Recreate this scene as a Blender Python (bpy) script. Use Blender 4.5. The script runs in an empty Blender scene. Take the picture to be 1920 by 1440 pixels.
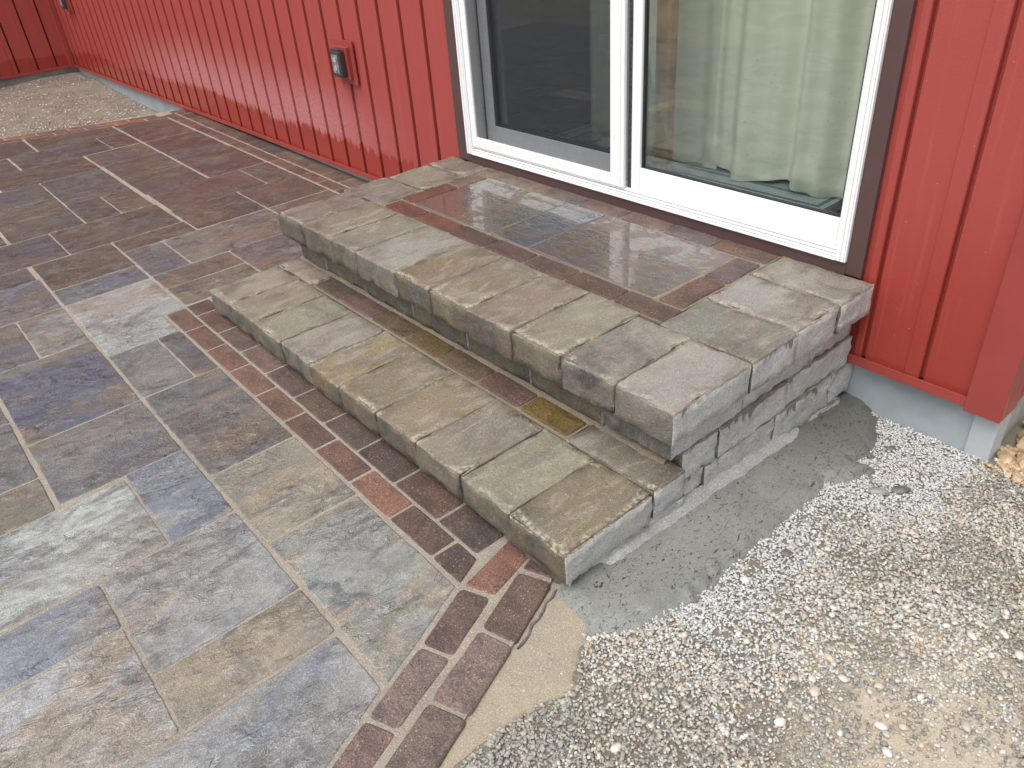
import bpy, bmesh, math, random
import numpy as np
from mathutils import Matrix, Vector, noise

S = bpy.context.scene
COL = S.collection
rad = math.radians

# ------------------------------------------------------------------ camera
cam_d = bpy.data.cameras.new("camera")
cam = bpy.data.objects.new("camera", cam_d)
COL.objects.link(cam)
S.camera = cam
cam_d.sensor_fit = 'HORIZONTAL'
cam_d.sensor_width = 36.0
cam_d.lens = 36.0 * 1448.235 / 1920.0
cam_d.clip_start = 0.02
cam_d.clip_end = 500.0
yaw, pit, rol = rad(-51.8905), rad(-32.9961), rad(-4.7541)
fwd = Vector((math.sin(yaw) * math.cos(pit), math.cos(yaw) * math.cos(pit), math.sin(pit)))
rgt = Vector((math.cos(yaw), -math.sin(yaw), 0))
upv = rgt.cross(fwd)
r2 = rgt * math.cos(rol) + upv * math.sin(rol)
u2 = -rgt * math.sin(rol) + upv * math.cos(rol)
M = Matrix(((r2.x, u2.x, -fwd.x, 2.8378), (r2.y, u2.y, -fwd.y, -2.1078),
            (r2.z, u2.z, -fwd.z, 1.3896), (0, 0, 0, 1)))
cam.matrix_world = M

# ------------------------------------------------------------------ sky, sun, exposure
SUN_EL, SUN_AZ = 64.0, 172.0           # azimuth clockwise from +Y (behind the viewer)
world = bpy.data.worlds.new("World")
S.world = world
world.use_nodes = True
wn, wl = world.node_tree.nodes, world.node_tree.links
wn.clear()
w_out = wn.new("ShaderNodeOutputWorld")
w_bg = wn.new("ShaderNodeBackground")
w_sky = wn.new("ShaderNodeTexSky")
w_sky.sky_type = 'NISHITA'
w_sky.sun_disc = False
w_sky.sun_elevation = rad(SUN_EL)
w_sky.sun_rotation = rad(SUN_AZ)
w_sky.air_density = 1.0
w_sky.dust_density = 4.0
w_sky.ozone_density = 1.0
w_hsv = wn.new("ShaderNodeHueSaturation")     # a hazy, mostly overcast sky is nearly grey
w_hsv.inputs["Saturation"].default_value = 0.30
w_hsv.inputs["Value"].default_value = 1.0
w_bg.inputs["Strength"].default_value = 0.15
wl.new(w_sky.outputs[0], w_hsv.inputs["Color"])
wl.new(w_hsv.outputs[0], w_bg.inputs["Color"])
wl.new(w_bg.outputs[0], w_out.inputs["Surface"])

sun_d = bpy.data.lights.new("sun", 'SUN')
sun_d.energy = 0.8
sun_d.angle = rad(35)
sun_d.color = (1.0, 0.96, 0.9)
sun = bpy.data.objects.new("sun", sun_d)
COL.objects.link(sun)
sd = Vector((math.sin(rad(SUN_AZ)) * math.cos(rad(SUN_EL)), math.cos(rad(SUN_AZ)) * math.cos(rad(SUN_EL)), math.sin(rad(SUN_EL))))
sun.rotation_euler = sd.to_track_quat('Z', 'Y').to_euler()
sun.location = (4, -4, 6)

S.view_settings.view_transform = 'Standard'
S.view_settings.look = 'None'
S.view_settings.gamma = 1.0
S.view_settings.use_curve_mapping = False
S.view_settings.exposure = 0.66
S.render.engine = 'CYCLES'
S.cycles.max_bounces = 8
S.cycles.transparent_max_bounces = 12

# ------------------------------------------------------------------ helpers
RNG = random.Random(11)


def tag(o, label=None, cat=None, group=None, kind=None):
    if label: o["label"] = label
    if cat: o["category"] = cat
    if group: o["group"] = group
    if kind: o["kind"] = kind
    return o


def link(name, data, parent=None, loc=None):
    o = bpy.data.objects.new(name, data)
    COL.objects.link(o)
    if loc is not None: o.location = loc
    if parent is not None: o.parent = parent
    return o


def empty(name, loc=(0, 0, 0), parent=None):
    o = link(name, None, parent, loc)
    o.empty_display_size = 0.1
    return o


def mesh_obj(name, verts, faces, mats, parent=None, smooth=False, midx=None, color=None):
    me = bpy.data.meshes.new(name)
    me.from_pydata([tuple(v) for v in verts], [], faces)
    if not isinstance(mats, (list, tuple)): mats = [mats]
    for m in mats: me.materials.append(m)
    if smooth: me.polygons.foreach_set("use_smooth", [True] * len(me.polygons))
    if midx is not None: me.polygons.foreach_set("material_index", midx)
    me.update()
    o = link(name, me, parent)
    if parent is not None and parent.type == 'EMPTY':
        pl = parent.matrix_basis.translation
        w = parent
        off = Vector((0, 0, 0))
        while w is not None:
            off += w.location
            w = w.parent
        o.location = -off
    if color is not None: o.color = (color[0], color[1], color[2], 1.0)
    return o


def boxes(name, bl, mats, parent=None, bev=0.0, color=None, midx=None):
    """several axis aligned boxes as one mesh; bl = [(x0,x1,y0,y1,z0,z1), ...]"""
    bm = bmesh.new()
    for i, (x0, x1, y0, y1, z0, z1) in enumerate(bl):
        r = bmesh.ops.create_cube(bm, size=1.0)
        vs = r["verts"]
        for v in vs:
            v.co = Vector(((x0 + x1) / 2 + v.co.x * (x1 - x0), (y0 + y1) / 2 + v.co.y * (y1 - y0), (z0 + z1) / 2 + v.co.z * (z1 - z0)))
        if midx:
            for f in {f for v in vs for f in v.link_faces}: f.material_index = midx[i]
    if bev > 0:
        bmesh.ops.bevel(bm, geom=list(bm.edges), offset=bev, segments=2, affect='EDGES', profile=0.6)
    me = bpy.data.meshes.new(name)
    bm.to_mesh(me)
    bm.free()
    if not isinstance(mats, (list, tuple)): mats = [mats]
    for m in mats: me.materials.append(m)
    o = link(name, me, parent)
    if parent is not None:
        off = Vector((0, 0, 0)); w = parent
        while w is not None:
            off += w.location; w = w.parent
        o.location = -off
    if color is not None: o.color = (color[0], color[1], color[2], 1.0)
    return o


def bars(name, bl, mats, parent=None, bev=0.0):
    return [boxes(name, [q], mats, parent, bev) for q in bl]


# ------------------------------------------------------------------ material helpers
def new_mat(name):
    m = bpy.data.materials.new(name)
    m.use_nodes = True
    nt = m.node_tree
    nt.nodes.clear()
    out = nt.nodes.new("ShaderNodeOutputMaterial")
    b = nt.nodes.new("ShaderNodeBsdfPrincipled")
    nt.links.new(b.outputs[0], out.inputs["Surface"])
    return m, nt, b


class NT:
    def __init__(s, nt):
        s.nt = nt

    def n(s, t, **kw):
        nd = s.nt.nodes.new(t)
        for k, v in kw.items(): setattr(nd, k, v)
        return nd

    def put(s, sock, v):
        if hasattr(v, "links") or isinstance(v, bpy.types.NodeSocket): s.nt.links.new(v, sock)
        else: sock.default_value = v

    def noise(s, vec, scale, detail=4, rough=0.55, dist=0.0, color=False):
        nd = s.n("ShaderNodeTexNoise")
        if vec is not None: s.put(nd.inputs["Vector"], vec)
        nd.inputs["Scale"].default_value = scale
        nd.inputs["Detail"].default_value = detail
        nd.inputs["Roughness"].default_value = rough
        nd.inputs["Distortion"].default_value = dist
        return nd.outputs["Color" if color else "Fac"]

    def vor(s, vec, scale, feat='F1', out="Distance", rnd=1.0):
        nd = s.n("ShaderNodeTexVoronoi", feature=feat)
        s.put(nd.inputs["Vector"], vec)
        nd.inputs["Scale"].default_value = scale
        nd.inputs["Randomness"].default_value = rnd
        return nd.outputs[out]

    def ramp(s, fac, stops, interp='LINEAR'):
        nd = s.n("ShaderNodeValToRGB")
        cr = nd.color_ramp
        cr.interpolation = interp
        while len(cr.elements) < len(stops): cr.elements.new(0.5)
        for e, (p, c) in zip(cr.elements, stops):
            e.position = p
            e.color = (c, c, c, 1) if isinstance(c, (int, float)) else (c[0], c[1], c[2], 1)
        s.put(nd.inputs[0], fac)
        return nd.outputs[0]

    def step(s, fac, a, b):
        nd = s.n("ShaderNodeMapRange")
        nd.interpolation_type = 'SMOOTHSTEP'
        s.put(nd.inputs[0], fac)
        nd.inputs[1].default_value = a
        nd.inputs[2].default_value = b
        return nd.outputs[0]

    def mix(s, fac, a, b, mode='MIX'):
        nd = s.n("ShaderNodeMix", data_type='RGBA', blend_type=mode)
        s.put(nd.inputs[0], fac)
        for sk, v in ((nd.inputs[6], a), (nd.inputs[7], b)):
            if isinstance(v, tuple): v = (v[0], v[1], v[2], 1)
            s.put(sk, v)
        return nd.outputs[2]

    def math(s, op, a, b=0.0, clamp=False):
        nd = s.n("ShaderNodeMath", operation=op)
        nd.use_clamp = clamp
        s.put(nd.inputs[0], a)
        s.put(nd.inputs[1], b)
        return nd.outputs[0]

    def coords(s, scale=(1, 1, 1), use="Object", rnd=True, rot=(0, 0, 0)):
        tc = s.n("ShaderNodeTexCoord")
        v = tc.outputs[use]
        if rnd:
            oi = s.n("ShaderNodeObjectInfo")
            mul = s.n("ShaderNodeVectorMath", operation='MULTIPLY')
            s.put(mul.inputs[0], oi.outputs["Random"])
            mul.inputs[1].default_value = (37.0, 91.0, 53.0)
            add = s.n("ShaderNodeVectorMath", operation='ADD')
            s.put(add.inputs[0], v)
            s.put(add.inputs[1], mul.outputs[0])
            v = add.outputs[0]
        mp = s.n("ShaderNodeMapping")
        s.put(mp.inputs[0], v)
        mp.inputs["Scale"].default_value = scale
        mp.inputs["Rotation"].default_value = rot
        return mp.outputs[0]

    def bump(s, h, strength, dist, normal=None):
        nd = s.n("ShaderNodeBump")
        nd.inputs["Strength"].default_value = strength
        nd.inputs["Distance"].default_value = dist
        s.put(nd.inputs["Height"], h)
        if normal is not None: s.put(nd.inputs["Normal"], normal)
        return nd.outputs[0]


def mat_plain(name, col, rough=0.5, spec=0.5, metal=0.0, bump=0.0, bscale=200, vary=0.0, vscale=6):
    m, nt, b = new_mat(name)
    g = NT(nt)
    v = g.coords(rnd=False)
    c = (col[0], col[1], col[2], 1)
    if vary > 0:
        f = g.noise(v, vscale, 5)
        f2 = g.step(f, 0.3, 0.7)
        g.put(b.inputs["Base Color"], g.mix(f2, tuple(x * (1 - vary) for x in col), tuple(min(1, x * (1 + vary)) for x in col)))
    else:
        b.inputs["Base Color"].default_value = c
    b.inputs["Roughness"].default_value = rough
    b.inputs["Metallic"].default_value = metal
    b.inputs["Specular IOR Level"].default_value = spec
    if bump > 0:
        g.put(b.inputs["Normal"], g.bump(g.noise(v, bscale, 3), bump, 0.002))
    return m


def mat_slab(name, wet=0.5, gloss=0.16, dark=1.0):
    """cleft stone slab; object colour is its main tint, veins and patches around it"""
    m, nt, b = new_mat(name)
    g = NT(nt)
    oi = g.n("ShaderNodeObjectInfo")
    base = oi.outputs["Color"]
    vs = g.coords(scale=(3.4, 1.5, 1.0), rot=(0, 0, rad(-9)))
    vi = g.coords()
    patch = g.noise(vs, 1.5, 6, 0.62, 0.9)
    fine = g.noise(g.coords(scale=(2.6, 1.5, 1.0), rot=(0, 0, rad(-12))), 11, 8, 0.68, 0.5)
    tint2 = g.mix(g.step(g.noise(vi, 1.3, 2), 0.42, 0.6), (0.235, 0.19, 0.14), (0.15, 0.163, 0.19))
    tint3 = g.mix(g.step(g.noise(vi, 2.1, 2), 0.45, 0.6), (0.155, 0.145, 0.130), (0.225, 0.228, 0.212))
    c = g.mix(g.math('MULTIPLY', g.step(patch, 0.44, 0.60), 0.85), base, tint2)
    c = g.mix(g.math('MULTIPLY', g.step(g.noise(vs, 2.6, 6, 0.65, 1.4), 0.48, 0.66), 0.9), c, tint3)
    c = g.mix(g.math('MULTIPLY', g.step(g.noise(vs, 3.4, 6, 0.65, 1.0), 0.54, 0.68), 0.8), c, (0.085, 0.088, 0.098))
    c = g.mix(g.math('MULTIPLY', g.step(fine, 0.40, 0.70), 0.5), c, g.mix(1.0, c, (1.7, 1.7, 1.7), 'MULTIPLY'))
    grit = g.noise(vi, 330, 3, 0.8)
    c = g.mix(g.step(grit, 0.40, 0.75), g.mix(1.0, c, (0.72, 0.72, 0.72), 'MULTIPLY'), g.mix(1.0, c, (1.5, 1.5, 1.5), 'MULTIPLY'))
    g2_ = g.noise(vi, 115, 4, 0.8)
    c = g.mix(g.step(g2_, 0.42, 0.30), c, g.mix(1.0, c, (0.45, 0.45, 0.47), 'MULTIPLY'))
    speck = g.step(g2_, 0.60, 0.68)
    c = g.mix(g.math('MULTIPLY', speck, 0.45), c, (0.48, 0.47, 0.45))
    # pale sand film left along hairline ledges
    ledge_v = g.noise(g.coords(scale=(2.4, 1.0, 1.0), rot=(0, 0, rad(-14))), 4.2, 5, 0.62, 0.8)
    ledge = g.math('PINGPONG', g.math('MULTIPLY', ledge_v, 3.2), 0.5)
    line = g.math('SUBTRACT', 1.0, g.step(ledge, 0.0, 0.06))
    lmask = g.step(g.noise(vi, 5, 3), 0.50, 0.62)
    c = g.mix(g.math('MULTIPLY', g.math('MULTIPLY', line, lmask), 0.45), c, (0.45, 0.43, 0.38))
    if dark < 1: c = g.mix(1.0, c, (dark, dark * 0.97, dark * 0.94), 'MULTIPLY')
    else: c = g.mix(1.0, c, (1.13, 1.15, 1.15), 'MULTIPLY')  # sheen on the near slabs put into their colour
    g.put(b.inputs["Base Color"], c)
    wetm = g.step(g.noise(g.coords(scale=(1.5, 1, 1)), 3.2, 4, 0.6, 0.5), 0.60 - wet * 0.35, 0.70 - wet * 0.35)
    ro = g.mix(wetm, (0.52, 0.52, 0.52), (gloss, gloss, gloss))
    ro = g.mix(g.step(grit, 0.45, 0.8), ro, (0.5, 0.5, 0.5))
    g.put(b.inputs["Roughness"], ro)
    b.inputs["Specular IOR Level"].default_value = 0.6
    h1 = g.math('MULTIPLY', g.math('MULTIPLY', g.step(ledge, 0.0, 0.16), lmask), 0.7)
    h = g.math('ADD', g.math('MULTIPLY', patch, 1.3), g.math('ADD', h1, g.math('MULTIPLY', fine, 0.75)))
    cl = g.noise(g.coords(scale=(2.2, 1.0, 1.0), rot=(0, 0, rad(-16))), 15, 5, 0.6, 1.0)
    clr = g.math('ABSOLUTE', g.math('SUBTRACT', cl, 0.5))
    clm = g.step(g.noise(vi, 3.6, 3, 0.5), 0.44, 0.60)
    nrm = g.bump(h, 0.85, 0.008)
    nrm = g.bump(g.math('MULTIPLY', clr, clm), 1.0, 0.022, nrm)
    nrm = g.bump(g2_, 0.45, 0.0025, nrm)
    g.put(b.inputs["Normal"], nrm)
    return m


def mat_wetslab(name):
    """slab with standing rain on it: near mirror film over a rippled stone"""
    m, nt, b = new_mat(name)
    g = NT(nt)
    oi = g.n("ShaderNodeObjectInfo")
    vi = g.coords()
    vs = g.coords(scale=(2.2, 1.0, 1), rot=(0, 0, rad(35)))
    patch = g.noise(vs, 4.5, 6, 0.6, 0.8)
    c = g.mix(g.step(patch, 0.45, 0.6), oi.outputs["Color"], (0.15, 0.11, 0.075))
    c = g.mix(g.step(g.noise(vs, 7, 6, 0.7, 1.0), 0.5, 0.66), c, (0.11, 0.095, 0.11))
    grit = g.noise(vi, 300, 3, 0.8)
    c = g.mix(g.step(grit, 0.4, 0.75), g.mix(1.0, c, (0.75, 0.75, 0.75), 'MULTIPLY'), g.mix(1.0, c, (1.4, 1.4, 1.4), 'MULTIPLY'))
    g.put(b.inputs["Base Color"], c)
    film = g.step(g.noise(vi, 8, 7, 0.68, 0.8), 0.44, 0.53)
    g.put(b.inputs["Roughness"], g.mix(film, (0.24, 0.24, 0.24), (0.05, 0.05, 0.05)))
    b.inputs["Specular IOR Level"].default_value = 0.9
    g.put(b.inputs["Coat Weight"], film); b.inputs["Coat Roughness"].default_value = 0.03
    rip = g.noise(g.coords(scale=(1, 2.2, 1), rot=(0, 0, rad(20))), 17, 4, 0.55, 1.2)
    big = g.noise(vi, 6, 3, 0.5, 0.5)
    g.put(b.inputs["Normal"], g.bump(g.math('ADD', rip, g.math('MULTIPLY', big, 1.8)), 0.5, 0.006))
    return m


def mat_brick(name, wet=0.35):
    m, nt, b = new_mat(name)
    g = NT(nt)
    oi = g.n("ShaderNodeObjectInfo")
    vi = g.coords()
    c = oi.outputs["Color"]
    blot = g.step(g.noise(g.coords(scale=(1, 1.6, 1)), 11, 4, 0.6, 0.6), 0.42, 0.64)
    c = g.mix(g.math('MULTIPLY', blot, 0.6), c, g.mix(1.0, c, (0.42, 0.46, 0.55), 'MULTIPLY'))
    grit = g.noise(vi, 260, 3, 0.85)
    c = g.mix(g.step(grit, 0.38, 0.72), g.mix(1.0, c, (0.48, 0.48, 0.5), 'MULTIPLY'), g.mix(1.0, c, (1.75, 1.7, 1.65), 'MULTIPLY'))
    g2_ = g.noise(vi, 125, 4, 0.85)
    c = g.mix(g.step(g2_, 0.45, 0.32), c, g.mix(1.0, c, (0.35, 0.36, 0.40), 'MULTIPLY'))
    c = g.mix(g.math('MULTIPLY', g.step(g2_, 0.57, 0.68), 0.5), c, (0.40, 0.31, 0.25))
    speck = g.step(g.vor(vi, 80, rnd=1.0), 0.17, 0.05)
    sc = g.mix(g.noise(vi, 40, 1), (0.50, 0.22, 0.10), (0.62, 0.58, 0.52))
    c = g.mix(g.math('MULTIPLY', speck, 0.8), c, sc)
    g.put(b.inputs["Base Color"], c)
    w = g.step(g.noise(vi, 5, 3), 0.6 - wet * 0.3, 0.8 - wet * 0.3)
    g.put(b.inputs["Roughness"], g.mix(w, (0.55, 0.55, 0.55), (0.27, 0.27, 0.27)))
    b.inputs["Specular IOR Level"].default_value = 0.55
    g.put(b.inputs["Normal"], g.bump(g2_, 0.9, 0.004, g.bump(g.noise(vi, 30, 3), 0.3, 0.004)))
    return m


def mat_block(name, pale=False, front=False):
    """tumbled concrete wall stone; slot 0 top, 1 pale split side, 2 front face"""
    m, nt, b = new_mat(name)
    g = NT(nt)
    oi = g.n("ShaderNodeObjectInfo")
    vi = g.coords()
    vs = g.coords(scale=(2.6, 1.0, 1.6), rot=(0, 0, rad(-22)))
    base = oi.outputs["Color"]
    patch = g.noise(vs, 3.4, 6, 0.6, 1.0)
    p2 = g.noise(vs, 7, 7, 0.65, 1.2)
    if pale:
        c = g.mix(0.75, base, (0.64, 0.635, 0.625))
        c = g.mix(g.step(patch, 0.42, 0.66), c, (0.47, 0.465, 0.475))
        c = g.mix(g.math('MULTIPLY', g.step(p2, 0.5, 0.7), 0.7), c, (0.72, 0.71, 0.70))
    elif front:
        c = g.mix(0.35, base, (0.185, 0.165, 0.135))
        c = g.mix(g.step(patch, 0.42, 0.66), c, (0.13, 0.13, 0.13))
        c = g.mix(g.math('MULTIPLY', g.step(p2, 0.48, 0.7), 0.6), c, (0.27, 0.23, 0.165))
    else:
        c = g.mix(g.step(patch, 0.44, 0.66), base, g.mix(g.noise(vi, 1.7, 1), (0.27, 0.205, 0.14), (0.175, 0.175, 0.185)))
        c = g.mix(g.math('MULTIPLY', g.step(p2, 0.48, 0.68), 0.65), c, (0.37, 0.345, 0.305))
        c = g.mix(g.math('MULTIPLY', g.step(g.noise(vi, 4.5, 4, 0.6, 0.5), 0.55, 0.72), 0.7), c, (0.135, 0.12, 0.105))
    grit = g.noise(vi, 300, 4, 0.85)
    c = g.mix(g.step(grit, 0.36, 0.72), g.mix(1.0, c, (0.66, 0.66, 0.66), 'MULTIPLY'), g.mix(1.0, c, (1.42, 1.42, 1.42), 'MULTIPLY'))
    g2_ = g.noise(vi, 120, 4, 0.8)
    c = g.mix(g.math('MULTIPLY', g.step(g2_, 0.43, 0.30), 0.8), c, g.mix(1.0, c, (0.42, 0.41, 0.40), 'MULTIPLY'))
    c = g.mix(g.math('MULTIPLY', g.step(g2_, 0.58, 0.68), 0.55), c, (0.56, 0.53, 0.47))
    # damp soaked in from the joints, drier towards the middle of each stone
    tg = g.n("ShaderNodeTexCoord")
    sg = g.n("ShaderNodeSeparateXYZ"); g.put(sg.inputs[0], tg.outputs["Generated"])
    ex = g.math('ABSOLUTE', g.math('SUBTRACT', sg.outputs[0], 0.5)); ey = g.math('ABSOLUTE', g.math('SUBTRACT', sg.outputs[1], 0.5))
    ed = g.math('ADD', g.math('MAXIMUM', ex, ey), g.math('MULTIPLY', g.math('SUBTRACT', g.noise(vi, 9, 5, 0.65), 0.5), 0.9))
    c = g.mix(g.math('MULTIPLY', g.step(ed, 0.30, 0.56), 0.0 if pale else 0.55), c, g.mix(1.0, c, (0.55, 0.53, 0.50), 'MULTIPLY'))
    if pale:
        # brown water runs from the upper edge of some stones
        ry = g.noise(g.coords(scale=(1, 1, 0.12), rnd=False), 42, 3, 0.6)
        run = g.math('ADD', sg.outputs[2], g.math('MULTIPLY', g.math('SUBTRACT', ry, 0.5), 1.5))
        where = g.step(g.noise(g.coords(rnd=False), 2.3, 2), 0.47, 0.56)
        c = g.mix(g.math('MULTIPLY', g.math('MULTIPLY', g.step(run, 0.86, 0.98), where), 0.85), c, (0.13, 0.105, 0.075))
    # thin pale scrapes
    sv = g.noise(g.coords(scale=(1.0, 1.7, 1.0), rot=(0, 0, rad(40))), 21, 3, 0.5, 2.2)
    sl = g.math('SUBTRACT', 1.0, g.step(g.math('PINGPONG', g.math('MULTIPLY', sv, 5.0), 0.5), 0.0, 0.035))
    c = g.mix(g.math('MULTIPLY', g.math('MULTIPLY', sl, g.step(g.noise(vi, 13, 3), 0.52, 0.62)), 0.75), c, (0.55, 0.52, 0.46))
    # sand caught along worn rims
    geo = g.n("ShaderNodeNewGeometry")
    rim = g.math('MULTIPLY', g.step(geo.outputs["Pointiness"], 0.515, 0.56), 0.0 if (front or pale) else 0.8)
    c = g.mix(g.math('MULTIPLY', rim, g.step(g.noise(vi, 90, 3, 0.8), 0.42, 0.6)), c, (0.50, 0.46, 0.37))
    c = g.mix(1.0, c, (0.98, 1.0, 0.98) if pale else (0.91, 0.895, 0.835), 'MULTIPLY')
    g.put(b.inputs["Base Color"], c)
    w = g.step(g.noise(vi, 3.5, 4, 0.6, 0.5), 0.5, 0.66)
    g.put(b.inputs["Roughness"], g.mix(w, (0.62, 0.62, 0.62), (0.36, 0.36, 0.36) if not pale else (0.6, 0.6, 0.6)))
    b.inputs["Specular IOR Level"].default_value = 0.45
    n1 = g.bump(g.math('ADD', patch, g.math('MULTIPLY', p2, 0.8)), 1.0 if pale else 0.6, 0.012 if pale else 0.006)
    n2 = g.bump(g.noise(vi, 60, 5, 0.7), 0.55 if not (pale or front) else 0.8, 0.004, n1)
    g.put(b.inputs["Normal"], g.bump(g2_, 0.7, 0.003, n2))
    return m


def mat_sand(name, c1, c2, c3, rough=0.85, scale=420, bump=0.6):
    m, nt, b = new_mat(name)
    g = NT(nt)
    v = g.coords(rnd=False)
    big = g.step(g.noise(v, 6, 5, 0.6, 0.4), 0.35, 0.66)
    grain = g.noise(v, scale, 3, 0.85)
    c = g.mix(big, c1, c2)
    c = g.mix(g.step(grain, 0.5, 0.72), g.mix(1.0, c, (0.75, 0.74, 0.72), 'MULTIPLY'), c3)
    c = g.mix(g.step(grain, 0.42, 0.3), c, g.mix(1.0, c, (0.35, 0.33, 0.3), 'MULTIPLY'))
    g.put(b.inputs["Base Color"], c)
    b.inputs["Roughness"].default_value = rough
    g.put(b.inputs["Normal"], g.bump(grain, bump, 0.003, g.bump(g.noise(v, 70, 4), 0.4, 0.005)))
    return m


def mat_siding(name):
    m, nt, b = new_mat(name)
    g = NT(nt)
    tc = g.n("ShaderNodeTexCoord")
    sep = g.n("ShaderNodeSeparateXYZ")
    vw = g.coords(rnd=False)
    g.put(sep.inputs[0], vw)
    z = sep.outputs[2]
    x = sep.outputs[0]
    red = (0.375, 0.064, 0.054)
    # ragged waterline: hosed-off film below, dried bloom of fine droplets above it
    nz = g.noise(g.coords(scale=(14, 1, 2.4), rnd=False), 1.6, 6, 0.7)
    nz2 = g.noise(g.coords(scale=(1, 1, 1), rnd=False), 0.8, 2)
    line = g.math('ADD', g.math('MULTIPLY', nz, 0.22), g.math('MULTIPLY', nz2, 0.22))
    zz = g.math('SUBTRACT', z, line)                       # distance over the waterline
    far = g.step(x, -0.3, -1.6)
    wet = g.math('MAXIMUM', g.math('MULTIPLY', g.step(zz, 0.03, 0.0), g.step(x, 0.2, -0.2)), g.math('MULTIPLY', g.step(z, 0.75, 0.2), g.math('MULTIPLY', g.step(x, 1.0, 1.5), 0.9)))
    band = g.math('MULTIPLY', g.math('MULTIPLY', g.step(zz, -0.01, 0.04), g.step(zz, 0.42, 0.1)), g.math('MULTIPLY', far, g.step(x, -5.2, -3.2)))
    drops = g.step(g.noise(g.coords(scale=(1, 1, 0.5), rnd=False), 120, 3, 0.8), 0.35, 0.65)
    c = g.mix(g.math('MULTIPLY', band, g.math('ADD', g.math('MULTIPLY', drops, 0.45), 0.12)), red, (0.66, 0.36, 0.38))
    c = g.mix(g.math('MULTIPLY', wet, 0.8), c, (0.31, 0.038, 0.024))
    streak = g.step(g.noise(g.coords(scale=(40, 40, 1.2), rnd=False), 1.0, 4, 0.6), 0.55, 0.75)
    c = g.mix(g.math('MULTIPLY', streak, 0.10), c, (0.60, 0.30, 0.28))
    peb = g.noise(vw, 260, 2, 0.7)
    speck = g.step(g.vor(vw, 28), 0.045, 0.02)
    c = g.mix(g.math('MULTIPLY', speck, 0.55), c, (0.62, 0.52, 0.46))
    g.put(b.inputs["Base Color"], c)
    g.put(b.inputs["Roughness"], g.mix(wet, (0.42, 0.42, 0.42), (0.22, 0.22, 0.22)))
    b.inputs["Specular IOR Level"].default_value = 0.5
    dr = g.bump(g.vor(vw, 150), 0.12, 0.002)
    g.put(b.inputs["Normal"], g.bump(peb, 0.10, 0.001, dr))
    return m


M_SLAB = mat_slab("cleft_slab", 0.6, 0.13)
M_SLABM = mat_slab("damp_dimmed_cleft_slab", 0.7, 0.14, 0.74)  # middle field: the same darkening, weaker
M_SLABW = mat_slab("wet_dimmed_cleft_slab", 0.7, 0.2, 0.56)  # far slabs: colour darkened for wetness and sky reflection the house blocks
M_WETSLAB = mat_wetslab("rain_wet_slab")
M_BRICK = mat_brick("brick_paver", 0.35)
M_TOP = mat_block("block_top")
M_SIDE = mat_block("block_split_side", pale=True)
M_FRONT = mat_block("block_front", front=True)
BLOCK = [M_TOP, M_SIDE, M_FRONT]
M_JOINT = mat_sand("joint_sand", (0.42, 0.365, 0.295), (0.33, 0.29, 0.24), (0.58, 0.53, 0.46), scale=260, bump=0.9)
M_JOINT2 = mat_sand("wet_joint_sand", (0.30, 0.235, 0.165), (0.23, 0.19, 0.14), (0.55, 0.48, 0.38), bump=0.8)
M_RED = mat_siding("red_steel_siding")
M_REDTRIM = mat_plain("red_trim", (0.32, 0.054, 0.046), 0.38, 0.5, bump=0.08, bscale=300, vary=0.06)
M_BROWN = mat_plain("brown_trim", (0.095, 0.052, 0.050), 0.45, 0.5, bump=0.05, vary=0.08, vscale=3)
M_WHITE = mat_plain("white_vinyl", (0.88, 0.89, 0.89), 0.32, 0.5)
M_FOUND = mat_plain("painted_foundation", (0.315, 0.355, 0.375), 0.6, 0.4, bump=0.5, bscale=130, vary=0.14, vscale=5)
M_FCORNER = mat_plain("foundation_corner", (0.44, 0.475, 0.495), 0.45, 0.45, vary=0.04)
M_FOLD = mat_plain("bare_foundation", (0.34, 0.32, 0.29), 0.85, 0.3, bump=0.6, bscale=60, vary=0.3, vscale=7)

# ------------------------------------------------------------------ lattice block (rounded, worn box)
def nv(p, f, s):
    return noise.noise_vector(Vector((p[0] * f + s, p[1] * f - s * 1.7, p[2] * f + s * 0.37)))


def axis_cuts(L, r, cell):
    n = max(2, int(round((L - 2 * r) / cell)))
    a = [0.0, r * 0.35, r]
    inner = [r + (L - 2 * r) * i / n for i in range(1, n)]
    return a + inner + [L - r, L - r * 0.35, L]


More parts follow.
